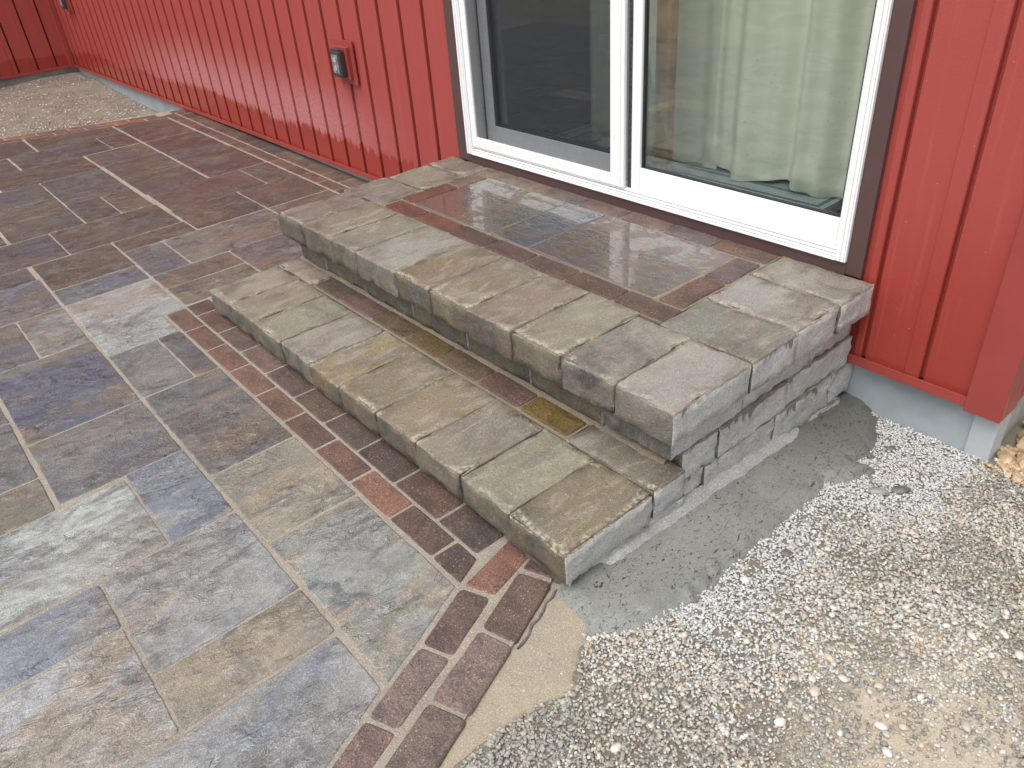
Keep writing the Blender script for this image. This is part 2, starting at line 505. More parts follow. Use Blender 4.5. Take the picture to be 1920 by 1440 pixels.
def block(name, quad, z0, z1, parent, mats=None, r=0.012, cell=0.022, amp=0.0022, warp=0.003, chip=0.006, color=None, tilt=None, smooth=True, seed=None, sides=True, pale=True):
    """worn block on a (possibly skewed) quad [(x,y)*4] = (x0y0, x1y0, x1y1, x0y1)"""
    if len(quad) == 4 and not isinstance(quad[0], (tuple, list)):
        x0, x1, y0, y1 = quad
        quad = [(x0, y0), (x1, y0), (x1, y1), (x0, y1)]
    q = [Vector((a, b)) for a, b in quad]
    Lx = (q[1] - q[0]).length; Ly = (q[3] - q[0]).length; Lz = z1 - z0
    seed = RNG.uniform(0, 90) if seed is None else seed
    ax, ay, az = axis_cuts(Lx, r, cell), axis_cuts(Ly, r, cell), axis_cuts(Lz, r, cell)
    nx, ny, nz = len(ax), len(ay), len(az)
    idx = {}
    verts = []

    def vert(i, j, k):
        key = (i, j, k)
        if key in idx: return idx[key]
        p = Vector((ax[i], ay[j], az[k]))
        c = Vector((min(max(p.x, r), Lx - r), min(max(p.y, r), Ly - r), min(max(p.z, r), Lz - r)))
        d = p - c
        comps = sum(1 for t in d if abs(t) > r * 0.3)
        n = d.normalized() if d.length > 1e-9 else Vector((0, 0, 1))
        P = c + n * r
        u, v = P.x / Lx, P.y / Ly
        xy = (q[0] * (1 - u) + q[1] * u) * (1 - v) + (q[3] * (1 - u) + q[2] * u) * v
        W = Vector((xy.x, xy.y, z0 + P.z))
        W += nv(W, 7.0, seed) * warp
        a = noise.fractal(Vector((W.x * 34 + seed, W.y * 34, W.z * 34)), 1.0, 2.0, 3)
        side = 1.0 if abs(n.z) < 0.5 else 0.45
        W += n * a * amp * side * 2.0
        if comps >= 2:
            ch = max(0.0, noise.noise(Vector((W.x * 22 - seed, W.y * 22, W.z * 22))) - 0.05)
            W -= n * ch * chip * 2.4
        if tilt: W.z += tilt[0] * W.x + tilt[1] * W.y
        idx[key] = len(verts)
        verts.append(W)
        return idx[key]

    faces, mi = [], []

    def quadf(a, b, c, d, s):
        faces.append((a, b, c, d)); mi.append(s)

    for i in range(nx - 1):
        for j in range(ny - 1):
            quadf(vert(i, j, nz - 1), vert(i + 1, j, nz - 1), vert(i + 1, j + 1, nz - 1), vert(i, j + 1, nz - 1), 0)
    if sides:
        for i in range(nx - 1):
            for k in range(nz - 1):
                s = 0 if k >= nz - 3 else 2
                quadf(vert(i, 0, k), vert(i + 1, 0, k), vert(i + 1, 0, k + 1), vert(i, 0, k + 1), s)
                quadf(vert(i + 1, ny - 1, k), vert(i, ny - 1, k), vert(i, ny - 1, k + 1), vert(i + 1, ny - 1, k + 1), s)
        for j in range(ny - 1):
            for k in range(nz - 1):
                s = 0 if k >= nz - 3 else 1
                quadf(vert(nx - 1, j, k), vert(nx - 1, j + 1, k), vert(nx - 1, j + 1, k + 1), vert(nx - 1, j, k + 1), s)
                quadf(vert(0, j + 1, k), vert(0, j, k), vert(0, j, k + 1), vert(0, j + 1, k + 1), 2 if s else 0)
        for i in range(nx - 1):
            for j in range(ny - 1):
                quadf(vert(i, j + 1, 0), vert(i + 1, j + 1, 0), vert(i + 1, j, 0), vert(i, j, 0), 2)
    mats = mats or BLOCK
    if not pale: mi = [2 if t == 1 else t for t in mi]
    if len(mats) == 1: mi = [0] * len(faces)
    return mesh_obj(name, verts, faces, mats, parent, smooth=smooth, midx=mi, color=color)


# ------------------------------------------------------------------ patio plane
SX, SY = -0.0118, 0.0006


def pz(x, y): return SX * x + SY * y


def paver(name, outline, parent, mat, depth=0.05, bev=0.005, rc=0.006, jit=0.0014, lift=0.0, color=None, step=0.03, relief=0.0012):
    """flat paving piece: wavy outline, rounded corners, worn rim"""
    if len(outline) == 4 and not isinstance(outline[0], (tuple, list)):
        x0, x1, y0, y1 = outline
        outline = [(x0, y0), (x1, y0), (x1, y1), (x0, y1)]
    seed = RNG.uniform(0, 99)
    P = [Vector(p) for p in outline]
    n = len(P)
    pts = []
    for i in range(n):
        a, b, c = P[i - 1], P[i], P[(i + 1) % n]
        d0 = (a - b).normalized(); d1 = (c - b).normalized()
        pts.append(b + d0 * rc); pts.append(b + (d0 + d1) * rc * 0.3); pts.append(b + d1 * rc)
        L = (c - b).length - 2 * rc
        k = max(1, int(L / step))
        for t in range(1, k):
            pts.append(b + d1 * (rc + L * t / k))
    m = len(pts)
    out = []
    for p in pts:
        w = noise.noise_vector(Vector((p.x * 28 + seed, p.y * 28, seed)))
        w2 = noise.noise_vector(Vector((p.x * 6 + seed, p.y * 6, seed + 4)))
        out.append(p + Vector((w.x, w.y)) * jit * 1.6 + Vector((w2.x, w2.y)) * jit)
    nr = []
    for i in range(m):
        t = (out[(i + 1) % m] - out[i - 1]).normalized()
        nr.append(Vector((-t.y, t.x)))
    rings = [(0.0, -depth), (0.0, -bev), (bev * 0.35, -bev * 0.35), (bev, 0.0)]
    tx, ty = RNG.uniform(-1, 1) * 0.002, RNG.uniform(-1, 1) * 0.002
    cx = sum(p.x for p in out) / m; cy = sum(p.y for p in out) / m
    verts = []
    for ri, (ins, dz) in enumerate(rings):
        for p, q in zip(out, nr):
            v = p + q * ins
            e = noise.noise(Vector((v.x * 30, v.y * 30, seed))) * relief if ri in (1, 2) else 0
            verts.append((v.x, v.y, pz(v.x, v.y) + lift + dz + e + (v.x - cx) * tx + (v.y - cy) * ty))
    faces = []
    for ri in range(len(rings) - 1):
        for i in range(m):
            j = (i + 1) % m
            faces.append((ri * m + i, ri * m + j, (ri + 1) * m + j, (ri + 1) * m + i))
    faces.append(tuple((len(rings) - 1) * m + i for i in range(m)))
    o = mesh_obj(name, verts, faces, mat, parent, smooth=True, color=color)
    o.data.polygons[len(faces) - 1].use_smooth = False
    return o


G = 0.0030   # half joint
BLUE = (0.150, 0.162, 0.190); GREY = (0.19, 0.188, 0.182); TAN = (0.215, 0.19, 0.15); PURP = (0.165, 0.133, 0.126)
BRN = (0.165, 0.140, 0.115); DARK = (0.135, 0.138, 0.142); LTG = (0.265, 0.265, 0.258)


def jitc(c, a=0.12):
    k = RNG.uniform(1 - a, 1 + a)
    return tuple(max(0.01, v * k * RNG.uniform(0.96, 1.04)) for v in c)


# ================================================================== GROUND
ground_m = mat_sand("far_ground_dirt", (0.34, 0.28, 0.20), (0.27, 0.23, 0.175), (0.45, 0.40, 0.32), scale=60)
gr = mesh_obj("ground", [(-60, -60, -0.2), (60, -60, -0.2), (60, 60, -0.2), (-60, 60, -0.2)], [(0, 1, 2, 3)], ground_m)
tag(gr, kind='structure')


def gz(y):
    return -0.125 - 0.0638 * y if y > -1.3 else -0.042


def grid_mesh(name, xs, ys, zf, mat, parent=None, smooth=True, cell_ok=None):
    verts = [(x, y, zf(x, y)) for y in ys for x in xs]
    nx = len(xs)
    faces = []
    for j in range(len(ys) - 1):
        for i in range(nx - 1):
            if cell_ok and not cell_ok(xs[i], ys[j]): continue
            faces.append((j * nx + i, j * nx + i + 1, (j + 1) * nx + i + 1, (j + 1) * nx + i))
    return mesh_obj(name, verts, faces, mat, parent, smooth=smooth)


M_SANDY = mat_sand("gravel_fines", (0.25, 0.22, 0.175), (0.20, 0.18, 0.145), (0.42, 0.37, 0.30), scale=300)
_nt = M_SANDY.node_tree; _g = NT(_nt)            # dusty tan sand lies on the surface further from the house
_b = [n for n in _nt.nodes if n.type == 'BSDF_PRINCIPLED'][0]
_src = _b.inputs["Base Color"].links[0].from_socket
_v = _g.coords(rnd=False)
_ds = _g.n("ShaderNodeVectorMath", operation='DISTANCE'); _g.put(_ds.inputs[0], _v); _ds.inputs[1].default_value = (2.78, -1.02, -0.06)
_dd = _g.math('ADD', _ds.outputs["Value"], _g.math('MULTIPLY', _g.math('SUBTRACT', _g.noise(_v, 7, 4), 0.5), 0.5))
_tan = _g.mix(_g.step(_g.noise(_v, 300, 3, 0.85), 0.4, 0.7), (0.40, 0.33, 0.245), (0.62, 0.55, 0.45))
_g.put(_b.inputs["Base Color"], _g.mix(_g.step(_dd, 0.46, 0.26), _src, _tan))
xs = [1.80 + 0.02 * i for i in range(111)]
ys = [-3.4 + 0.02 * i for i in range(236)]


def bed_z(x, y):
    e = min(x - 1.80, 4.0 - x, y + 3.4, 1.3 - y)
    s = 0.006 * noise.noise(Vector((x * 6, y * 6, 1))) + 0.003 * noise.noise(Vector((x * 25, y * 25, 3)))
    base = gz(y) if y < 0.2 else gz(0.2)
    if x < 2.0 and y < -1.3: base = -0.046
    k = max(0, min(1, e / 0.3)) if x > 2.2 or y < -3.1 else 1
    return (base + s) * k + (-0.215) * (1 - k)


bed = grid_mesh("gravel_ground", xs, ys, bed_z, M_SANDY, cell_ok=lambda x, y: not (x < 2.3 and y > 0.05))
tag(bed, kind='structure')

# ------------------------------------------------------------------ fresh concrete haunch beside the steps
CONC = [(1.86, 0.04), (1.936, 0.063), (2.011, -0.019), (2.072, -0.127), (2.101, -0.209), (2.078, -0.275), (2.138, -0.270), (2.128, -0.334),
        (2.073, -0.417), (2.085, -0.492), (2.079, -0.601), (2.089, -0.716), (2.092, -0.808), (2.096, -0.92), (2.106, -1.006), (2.100, -1.061),
        (2.090, -1.133), (2.075, -1.199), (2.045, -1.25), (2.014, -1.291), (1.945, -1.275), (1.90, -1.262), (1.86, -1.22)]


def poly_sd(poly):
    A = np.array(poly); B = np.roll(A, -1, 0)

    def f(x, y):
        p = np.array([x, y]); ab = B - A
        t = np.clip(((p - A) * ab).sum(1) / (ab * ab).sum(1), 0, 1)
        d = np.sqrt((((A + ab * t[:, None]) - p) ** 2).sum(1)).min()
        c = ((A[:, 1] > y) != (B[:, 1] > y)) & (x < (B[:, 0] - A[:, 0]) * (y - A[:, 1]) / (B[:, 1] - A[:, 1] + 1e-12) + A[:, 0])
        return d if (c.sum() % 2) else -d
    return f


conc_sd = poly_sd(CONC)


def conc_z(x, y):
    d = conc_sd(x, y) + 0.012 * noise.noise(Vector((x * 30, y * 30, 7))) + 0.005 * noise.noise(Vector((x * 90, y * 90, 2)))
    k = max(-1.0, min(1.0, d / 0.022))
    h = 0.010 + 0.017 * k
    slope = 0.10 * max(0, 2.0 - x)                       # banked up against the stones
    r = 0.0018 * noise.noise(Vector((x * 14, y * 4, 5))) + 0.0010 * noise.noise(Vector((x * 60, y * 22, 9)))
    groove = -0.002 * max(0, 1 - abs(math.fmod(abs(x * 1.0 + 0.10 * y + 3), 0.075) - 0.035) / 0.003) * (noise.noise(Vector((x * 3, y * 5, 0))) > 0.1)
    return gz(y) + h + slope + r + groove


mc, nt, b = new_mat("fresh_concrete")
g = NT(nt); v = g.coords(rnd=False)
cb = g.noise(v, 5, 5, 0.6, 0.5)
c = g.mix(g.step(cb, 0.35, 0.65), (0.225, 0.232, 0.212), (0.275, 0.28, 0.258))
sepc = g.n("ShaderNodeSeparateXYZ"); g.put(sepc.inputs[0], v)
wall_shade = g.step(g.math('ADD', sepc.outputs[1], g.math('MULTIPLY', g.noise(v, 7, 3), 0.35)), -0.45, 0.1)
c = g.mix(g.math('MULTIPLY', wall_shade, 0.85), c, (0.12, 0.123, 0.105))  # shade of steps and house wall put into the concrete's colour
gr1 = g.noise(v, 330, 3, 0.85)
c = g.mix(g.step(gr1, 0.4, 0.7), g.mix(1.0, c, (0.75, 0.75, 0.75), 'MULTIPLY'), g.mix(1.0, c, (1.25, 1.25, 1.22), 'MULTIPLY'))
pit = g.step(g.noise(g.coords(scale=(1, 0.55, 1), rnd=False, rot=(0, 0, rad(30))), 125, 3, 0.7, 1.2), 0.42, 0.36)
pitm = g.math('MULTIPLY', pit, g.step(g.noise(v, 9, 3), 0.34, 0.48))
c = g.mix(pitm, c, (0.04, 0.042, 0.036))
g.put(b.inputs["Base Color"], c)
b.inputs["Roughness"].default_value = 0.5
g.put(b.inputs["Normal"], g.bump(g.math('SUBTRACT', gr1, g.math('MULTIPLY', pitm, 1.5)), 0.6, 0.003))
cx_ = [1.85 + 0.0075 * i for i in range(44)]
cy_ = [-1.33 + 0.0075 * i for i in range(185)]
conc = grid_mesh("wet_concrete", cx_, cy_, conc_z, mc, cell_ok=lambda x, y: conc_sd(x, y) > -0.03)
tag(conc, kind='structure')

# ------------------------------------------------------------------ gravel stones
NR = np.random.default_rng(5)
SANDP = poly_sd([(1.80, -1.20), (1.90, -1.24), (2.0, -1.265), (2.043, -1.355), (2.092, -1.419), (2.067, -1.518), (2.05, -1.605), (2.06, -1.70), (2.13, -1.9), (2.2, -2.3), (2.2, -3.5), (1.7, -3.5)])


def ico():
    t = (1 + 5 ** .5) / 2
    v = np.array([(-1, t, 0), (1, t, 0), (-1, -t, 0), (1, -t, 0), (0, -1, t), (0, 1, t), (0, -1, -t), (0, 1, -t), (t, 0, -1), (t, 0, 1), (-t, 0, -1), (-t, 0, 1)], float)
    v /= np.linalg.norm(v[0])
    f = np.array([(0, 11, 5), (0, 5, 1), (0, 1, 7), (0, 7, 10), (0, 10, 11), (1, 5, 9), (5, 11, 4), (11, 10, 2), (10, 7, 6), (7, 1, 8),
                  (3, 9, 4), (3, 4, 2), (3, 2, 6), (3, 6, 8), (3, 8, 9), (4, 9, 5), (2, 4, 11), (6, 2, 10), (8, 6, 7), (9, 8, 1)])
    return v, f


ICO_V, ICO_F = ico()


def stones_mesh(name, pts, sizes, mats, parent=None, flat=(0.35, 0.75), midx=None, rough=0.22, smooth=False):
    """pts (n,3) centres; one joined mesh of irregular little stones"""
    n = len(pts)
    V = np.repeat(ICO_V[None], n, 0) * (1 + NR.uniform(-rough, rough, (n, 12, 1)))
    V += NR.normal(0, 0.07, V.shape)
    sc = np.stack([NR.uniform(0.75, 1.45, n), NR.uniform(0.6, 1.0, n), NR.uniform(flat[0], flat[1], n)], 1)
    V *= sc[:, None, :] * np.asarray(sizes)[:, None, None]
    a = NR.uniform(0, 2 * np.pi, n); ca, sa = np.cos(a), np.sin(a)
    tl = NR.normal(0, 0.35, n); ct, st = np.cos(tl), np.sin(tl)
    x, y, z = V[..., 0], V[..., 1], V[..., 2]
    y, z = y * ct[:, None] - z * st[:, None], y * st[:, None] + z * ct[:, None]
    x, y = x * ca[:, None] - y * sa[:, None], x * sa[:, None] + y * ca[:, None]
    V = np.stack([x, y, z], 2) + np.asarray(pts)[:, None, :]
    F = (ICO_F[None] + (np.arange(n) * 12)[:, None, None]).reshape(-1, 3)
    me = bpy.data.meshes.new(name)
    me.vertices.add(n * 12)
    me.vertices.foreach_set("co", V.reshape(-1))
    nf = len(F)
    me.loops.add(nf * 3)
    me.loops.foreach_set("vertex_index", F.reshape(-1).astype(np.int32))
    me.polygons.add(nf)
    me.polygons.foreach_set("loop_start", (np.arange(nf) * 3).astype(np.int32))
    me.polygons.foreach_set("loop_total", np.full(nf, 3, np.int32))
    for m in (mats if isinstance(mats, list) else [mats]): me.materials.append(m)
    if midx is not None: me.polygons.foreach_set("material_index", np.repeat(midx, 20).astype(np.int32))
    if smooth: me.polygons.foreach_set("use_smooth", np.ones(nf, bool))
    me.update(calc_edges=True)
    me.validate()
    return link(name, me, parent)


def mat_stone(name, stops, dust=0.2):
    m, nt, b = new_mat(name)
    g = NT(nt)
    geo = g.n("ShaderNodeNewGeometry")
    c = g.ramp(geo.outputs["Random Per Island"], stops, 'CONSTANT')
    v = g.coords(rnd=False)
    c = g.mix(g.step(g.noise(v, 220, 3, 0.7), 0.35, 0.7), g.mix(1.0, c, (0.82, 0.81, 0.8), 'MULTIPLY'), g.mix(1.0, c, (1.12, 1.12, 1.1), 'MULTIPLY'))
    g.put(b.inputs["Base Color"], c)
    b.inputs["Roughness"].default_value = 0.6
    b.inputs["Specular IOR Level"].default_value = 0.35
    g.put(b.inputs["Normal"], g.bump(g.noise(v, 420, 2), 0.3, 0.001))
    return m


M_PALE = mat_stone("pale_crushed_stone", [(0, (0.62, 0.625, 0.62)), (0.2, (0.52, 0.53, 0.53)), (0.42, (0.64, 0.64, 0.63)), (0.6, (0.44, 0.45, 0.45)), (0.78, (0.58, 0.565, 0.54)), (0.92, (0.70, 0.69, 0.67))])
M_MIXED = mat_stone("mixed_pea_gravel", [(0, (0.47, 0.44, 0.375)), (0.14, (0.56, 0.53, 0.46)), (0.3, (0.36, 0.35, 0.31)), (0.42, (0.60, 0.58, 0.53)), (0.55, (0.28, 0.275, 0.25)), (0.66, (0.48, 0.40, 0.30)), (0.74, (0.43, 0.425, 0.40)), (0.88, (0.63, 0.605, 0.55)), (0.96, (0.52, 0.38, 0.25))])
M_DARKG = mat_stone("damp_grey_gravel", [(0, (0.30, 0.29, 0.26)), (0.2, (0.38, 0.35, 0.29)), (0.45, (0.24, 0.24, 0.22)), (0.65, (0.46, 0.42, 0.34)), (0.85, (0.33, 0.31, 0.28))])
M_SMEAR = mat_stone("cement_smeared_gravel", [(0, (0.33, 0.325, 0.30)), (0.35, (0.38, 0.365, 0.325)), (0.65, (0.27, 0.265, 0.245)), (0.85, (0.44, 0.41, 0.35))])

SMEAR = poly_sd([(2.02, -1.53), (2.06, -1.45), (2.161, -1.47), (2.18, -1.602), (2.12, -1.70), (2.20, -1.85), (2.10, -1.85), (2.045, -1.60)])


def scatter(n, x0, x1, y0, y1):
    return NR.uniform(x0, x1, n), NR.uniform(y0, y1, n)


def dens(x, y):
    """0 = bare sand, 1 = packed stones"""
    a = noise.noise(Vector((x * 3.1 + 4, y * 3.1, 2.5))) * 0.5 + noise.noise(Vector((x * 9, y * 9, 8))) * 0.35
    # bare tan patches in the lower right of the yard
    d = 0.95 + a * 0.5
    for (bx, by, br) in ((2.70, -1.0, 0.14), (2.52, -1.02, 0.06), (2.14, -0.84, 0.07), (2.16, -0.5, 0.06), (2.80, -1.2, 0.3), (2.30, -0.63, 0.06), (2.78, -0.7, 0.12), (2.25, -1.07, 0.06), (2.40, -1.20, 0.06)):
        q = math.hypot(x - bx, y - by) / br
        if q < 1.6: d -= 0.5 * max(0, 1.6 - q) / 1.6
    return d


PAL, MIX = 0, 1
px, py, ps, pm = [], [], [], []
X, Y = scatter(100000, 1.88, 2.95, -2.05, 0.16)
for x, y in zip(X, Y):
    if y < -1.7 and x < 2.3 + (y + 1.7) * -0.3 and x < 2.05 + 0.4 * (-1.7 - y): continue
    if x < 2.345 and y > 0.02: continue
    if x > 2.34 and y > -0.02 and x < 2.36: continue
    cd = conc_sd(x, y)
    if cd > 0.006 + 0.010 * noise.noise(Vector((x * 40, y * 40, 0))): continue
    sdp = SANDP(x, y)
    if sdp > 0.0 and NR.random() > 0.02: continue
    if (y + 2.1) < 0.2 and NR.random() < 0.6: continue
    dd = dens(x, y)
    if NR.random() > dd * 1.05: continue
    w = -cd                                            # distance from the concrete
    pale = math.exp(-(w / 0.20) ** 2) * (1 if y > -1.12 else 0.25) + (0.75 if (y > -0.32 and x < 2.32) else 0) + 0.28 * (noise.noise(Vector((x * 4, y * 4, 20))) + 0.25)
    dk = noise.noise(Vector((x * 4.6, y * 4.6, 31))) + 0.35 * noise.noise(Vector((x * 14, y * 14, 3)))
    if SMEAR(x, y) > -0.012: k = 3
    elif NR.random() < pale: k = 0
    elif dk > 0.02 and NR.random() < 0.75: k = 2
    else: k = 1
    px.append(x); py.append(y); pm.append(k)
    ps.append(NR.uniform(0.0028, 0.0045) if k == 0 else min(0.0095, NR.lognormal(-5.66, 0.34)))
px, py, ps = np.array(px), np.array(py), np.array(ps)
pzv = np.array([gz(y) + 0.001 + 0.006 * noise.noise(Vector((x * 6, y * 6, 1))) for x, y in zip(px, py)]) + NR.uniform(-0.001, 0.005, len(px))
gravel = stones_mesh("gravel", np.stack([px, py, pzv], 1), ps, [M_PALE, M_MIXED, M_DARKG, M_SMEAR], midx=np.array(pm))
tag(gravel, kind='stuff')
# sparser stones further out (beside the frame)
X, Y = scatter(9000, 2.5, 3.9, -2.9, 0.9)
keep = ~((X < 2.95) & (Y > -2.05) & (Y < 0.16)) & ~((X < 2.6) & (Y < -2.4))
X, Y = X[keep], Y[keep]
Z = np.array([bed_z(x, y) + 0.003 for x, y in zip(X, Y)])
og = stones_mesh("outer_gravel", np.stack([X, Y, Z], 1), NR.uniform(0.004, 0.010, len(X)), [M_MIXED])
tag(og, kind='stuff')

def sand_z(x, y):
    d = SANDP(x, y) + 0.012 * noise.noise(Vector((x * 25, y * 25, 4)))
    return (-0.042 if y < -1.25 else gz(y) + 0.004) + 0.0065 * max(-1.5, min(1, d / 0.02)) + 0.001 * noise.noise(Vector((x * 40, y * 40, 0)))


sand = grid_mesh("sand", [1.84 + 0.008 * i for i in range(50)], [-2.5 + 0.01 * i for i in range(128)], sand_z,
                 mat_sand("tan_sand", (0.46, 0.385, 0.285), (0.385, 0.34, 0.265), (0.60, 0.53, 0.43), scale=330), cell_ok=lambda x, y: SANDP(x, y) > -0.03)
tag(sand, kind='structure')
# larger pebbles lying on it, one object each
PEB = [(2.15, -.905), (2.512, -.954), (2.337, -.828), (2.56, -1.041), (2.575, -1.049), (2.624, -.619), (2.431, -1.065), (2.631, -.702), (2.581, -.678), (2.312, -1.025), (2.346, -.85),
       (2.541, -.666), (2.532, -.69), (2.41, -1.04), (2.385, -1.066), (2.262, -1.058), (2.285, -1.01), (2.424, -1.18), (2.243, -1.459), (2.453, -1.131), (2.447, -.699), (2.59, -1.01), (2.595, -1.085),
       (2.609, -.566), (2.504, -.841), (2.453, -.992), (2.405, -.965), (2.58, -.917), (2.671, -.657), (2.67, -.917)]
M_PEB = []
for i, c in enumerate([(0.58, 0.52, 0.45), (0.52, 0.43, 0.34), (0.62, 0.59, 0.54), (0.42, 0.38, 0.33)]):
    M_PEB.append(mat_plain("pebble_%d" % i, c, 0.6, 0.35, bump=0.3, bscale=150, vary=0.16, vscale=60))


def pebble(x, y, s, mat, zoff=0.0, parent=bed, ang=False):
    bm = bmesh.new()
    bmesh.ops.create_icosphere(bm, subdivisions=2, radius=1.0)
    sx, sy, sz = RNG.uniform(0.9, 1.35), RNG.uniform(0.75, 1.0), RNG.uniform(0.45, 0.7)
    a = RNG.uniform(0, 6.28); sd_ = RNG.uniform(0, 90)
    for v in bm.verts:
        k = 1 + (0.75 if ang else 0.2) * noise.noise(v.co * 1.3 + Vector((sd_, 0, 0)))
        p = Vector((v.co.x * sx, v.co.y * sy, v.co.z * sz)) * k * s
        p = Matrix.Rotation(a, 3, 'Z') @ p
        v.co = p
    me = bpy.data.meshes.new("pebble")
    bm.to_mesh(me); bm.free()
    me.materials.append(mat)
    if not ang: me.polygons.foreach_set("use_smooth", [True] * len(me.polygons))
    o = link("pebble", me, parent, (x, y, gz(min(y, 0.1)) + s * 0.3 + 0.003 + zoff))
    return o


for i, (x, y) in enumerate(PEB):
    pebble(x, y, RNG.uniform(0.007, 0.0115) * (1.2 if i in (0, 1, 3, 4) else 1.0), M_PEB[[0, 1, 2, 0, 3][i % 5] if i not in (0, 3) else 2])
for i in range(90):
    x, y = RNG.uniform(2.15, 2.8), RNG.uniform(-1.35, -0.45)
    pebble(x, y, RNG.uniform(0.005, 0.0075), RNG.choice(M_PEB), zoff=-0.002)

# rust-tan rubble at the house corner
M_RUB = mat_plain("tan_rubble", (0.44, 0.32, 0.20), 0.8, 0.3, bump=0.6, bscale=90, vary=0.35, vscale=14)
for (x, y, s) in [(2.375, 0.055, 0.030), (2.42, 0.10, 0.040), (2.395, 0.17, 0.045), (2.46, 0.04, 0.026), (2.44, 0.20, 0.05), (2.39, 0.01, 0.018), (2.43, -0.01, 0.016), (2.50, 0.12, 0.03), (2.36, 0.10, 0.022), (2.48, -0.03, 0.014), (2.41, 0.05, 0.018), (2.55, 0.05, 0.03), (2.40, 0.3, 0.06), (2.37, 0.03, 0.012)]:
    o = pebble(x, y, s, M_RUB if RNG.random() < 0.7 else M_PEB[1], ang=True)
    o.name = "rubble"
rub = []
for _ in range(1500):
    x, y = RNG.uniform(2.35, 2.75), RNG.uniform(-0.12, 0.5)
    if y < -0.02 and x < 2.45 - (y + .02): continue
    rub.append((x, y, gz(min(y, 0.2)) + RNG.uniform(0, 0.008)))
rs = stones_mesh("tan_rubble_gravel", np.array(rub), NR.uniform(0.004, 0.011, len(rub)), [mat_stone("tan_rubble_small", [(0, (0.55, 0.38, 0.21)), (0.3, (0.42, 0.28, 0.15)), (0.6, (0.62, 0.48, 0.33)), (0.85, (0.66, 0.58, 0.46))])])
tag(rs, kind='stuff')
# bits of mortar and twigs dropped on the gravel
mclod = mat_plain("mortar_clod", (0.27, 0.285, 0.265), 0.55, 0.4, bump=0.7, bscale=110, vary=0.2, vscale=30)
mclodd = mat_plain("damp_mortar_clod", (0.13, 0.135, 0.115), 0.6, 0.4, bump=0.9, bscale=90, vary=0.35, vscale=30)


def clod(x, y, L, Wd, H, ang, mat, label):
    bm = bmesh.new()
    bmesh.ops.create_icosphere(bm, subdivisions=3, radius=1.0)
    sd_ = RNG.uniform(0, 50)
    for v in bm.verts:
        k = 1 + 0.35 * noise.noise(v.co * 2.2 + Vector((sd_, 0, 0))) + 0.14 * noise.noise(v.co * 7 + Vector((0, sd_, 0)))
        v.co = Matrix.Rotation(ang, 3, 'Z') @ Vector((v.co.x * L, v.co.y * Wd, max(-0.2, v.co.z) * H)) * k
    me = bpy.data.meshes.new("mortar_clod")
    bm.to_mesh(me); bm.free()
    me.materials.append(mat)
    me.polygons.foreach_set("use_smooth", [True] * len(me.polygons))
    o = link("mortar_clod", me, None, (x, y, gz(y) + 0.006))
    tag(o, label, "mortar lump", "mortar lumps dropped on the gravel")
    return o


clod(2.198, -0.352, 0.028, 0.013, 0.010, rad(35), mclod, "smooth grey lump of wet mortar lying on pale gravel")
clod(2.235, -0.300, 0.030, 0.015, 0.008, rad(52), mclodd, "dark crumbly smear of mortar just behind the smooth grey lump")
clod(2.141, -0.612, 0.014, 0.009, 0.005, rad(40), mclod, "small grey mortar drop on gravel a hand's width from the concrete")
clod(2.165, -0.75, 0.014, 0.011, 0.004, 1.0, mclodd, "small dark mortar drop on gravel nearest the pale round pebble")
clod(2.122, -0.130, 0.016, 0.010, 0.006, rad(60), mclodd, "dark mortar drop on white gravel close to the grey foundation")
M_TWIG = mat_plain("dry_straw", (0.42, 0.30, 0.16), 0.8, 0.2, vary=0.2, vscale=90)


def tube(name, pts, rads, mat, parent=None, sides=6):
    verts, faces = [], []
    for i, (p, r) in enumerate(zip(pts, rads)):
        p = Vector(p)
        t = (Vector(pts[min(i + 1, len(pts) - 1)]) - Vector(pts[max(i - 1, 0)])).normalized()
        a = t.cross(Vector((0, 0, 1)))
        if a.length < 1e-3: a = Vector((1, 0, 0))
        a.normalize(); b_ = t.cross(a)
        for k in range(sides):
            q = 2 * math.pi * k / sides
            verts.append(p + (a * math.cos(q) + b_ * math.sin(q)) * r)
    n = len(pts)
    for i in range(n - 1):
        for k in range(sides):
            faces.append((i * sides + k, i * sides + (k + 1) % sides, (i + 1) * sides + (k + 1) % sides, (i + 1) * sides + k))
    faces.append(tuple(range(sides))); faces.append(tuple(reversed([(n - 1) * sides + k for k in range(sides)])))
    return mesh_obj(name, verts, faces, mat, parent, smooth=True)


for (x, y, L, a, lab) in [(2.46, -0.905, 0.035, 0.9, "short tan twig lying among pebbles on the bare sandy patch"), (2.395, -1.0, 0.028, 2.2, "thin straw on dark gravel left of the pebble cluster"),
                          (2.555, -0.47, 0.040, -0.5, "tan straw pressed in gravel near the right edge of the yard"), (2.075, -1.62, 0.022, 1.9, "pale straw on cement-smeared gravel beside the brick edging")]:
    z = gz(y) + 0.007
    pts = [(x + math.cos(a + 0.15 * s) * L * s, y + math.sin(a + 0.15 * s) * L * s, z + 0.002 * math.sin(s * 3)) for s in (-1, -0.5, 0, 0.5, 1)]
    tag(tube("twig", pts, [0.0006, 0.001, 0.0012, 0.001, 0.0005], M_TWIG), lab, "twig", "dry straws on the gravel")

# ------------------------------------------------------------------ dirt area beyond the patio
M_DIRT = mat_sand("packed_dirt", (0.30, 0.25, 0.20), (0.20, 0.17, 0.145), (0.40, 0.36, 0.30), scale=90)
dxs = [-7.1 + 0.05 * i for i in range(82)]
dys = [-4.5 + 0.05 * i for i in range(93)]


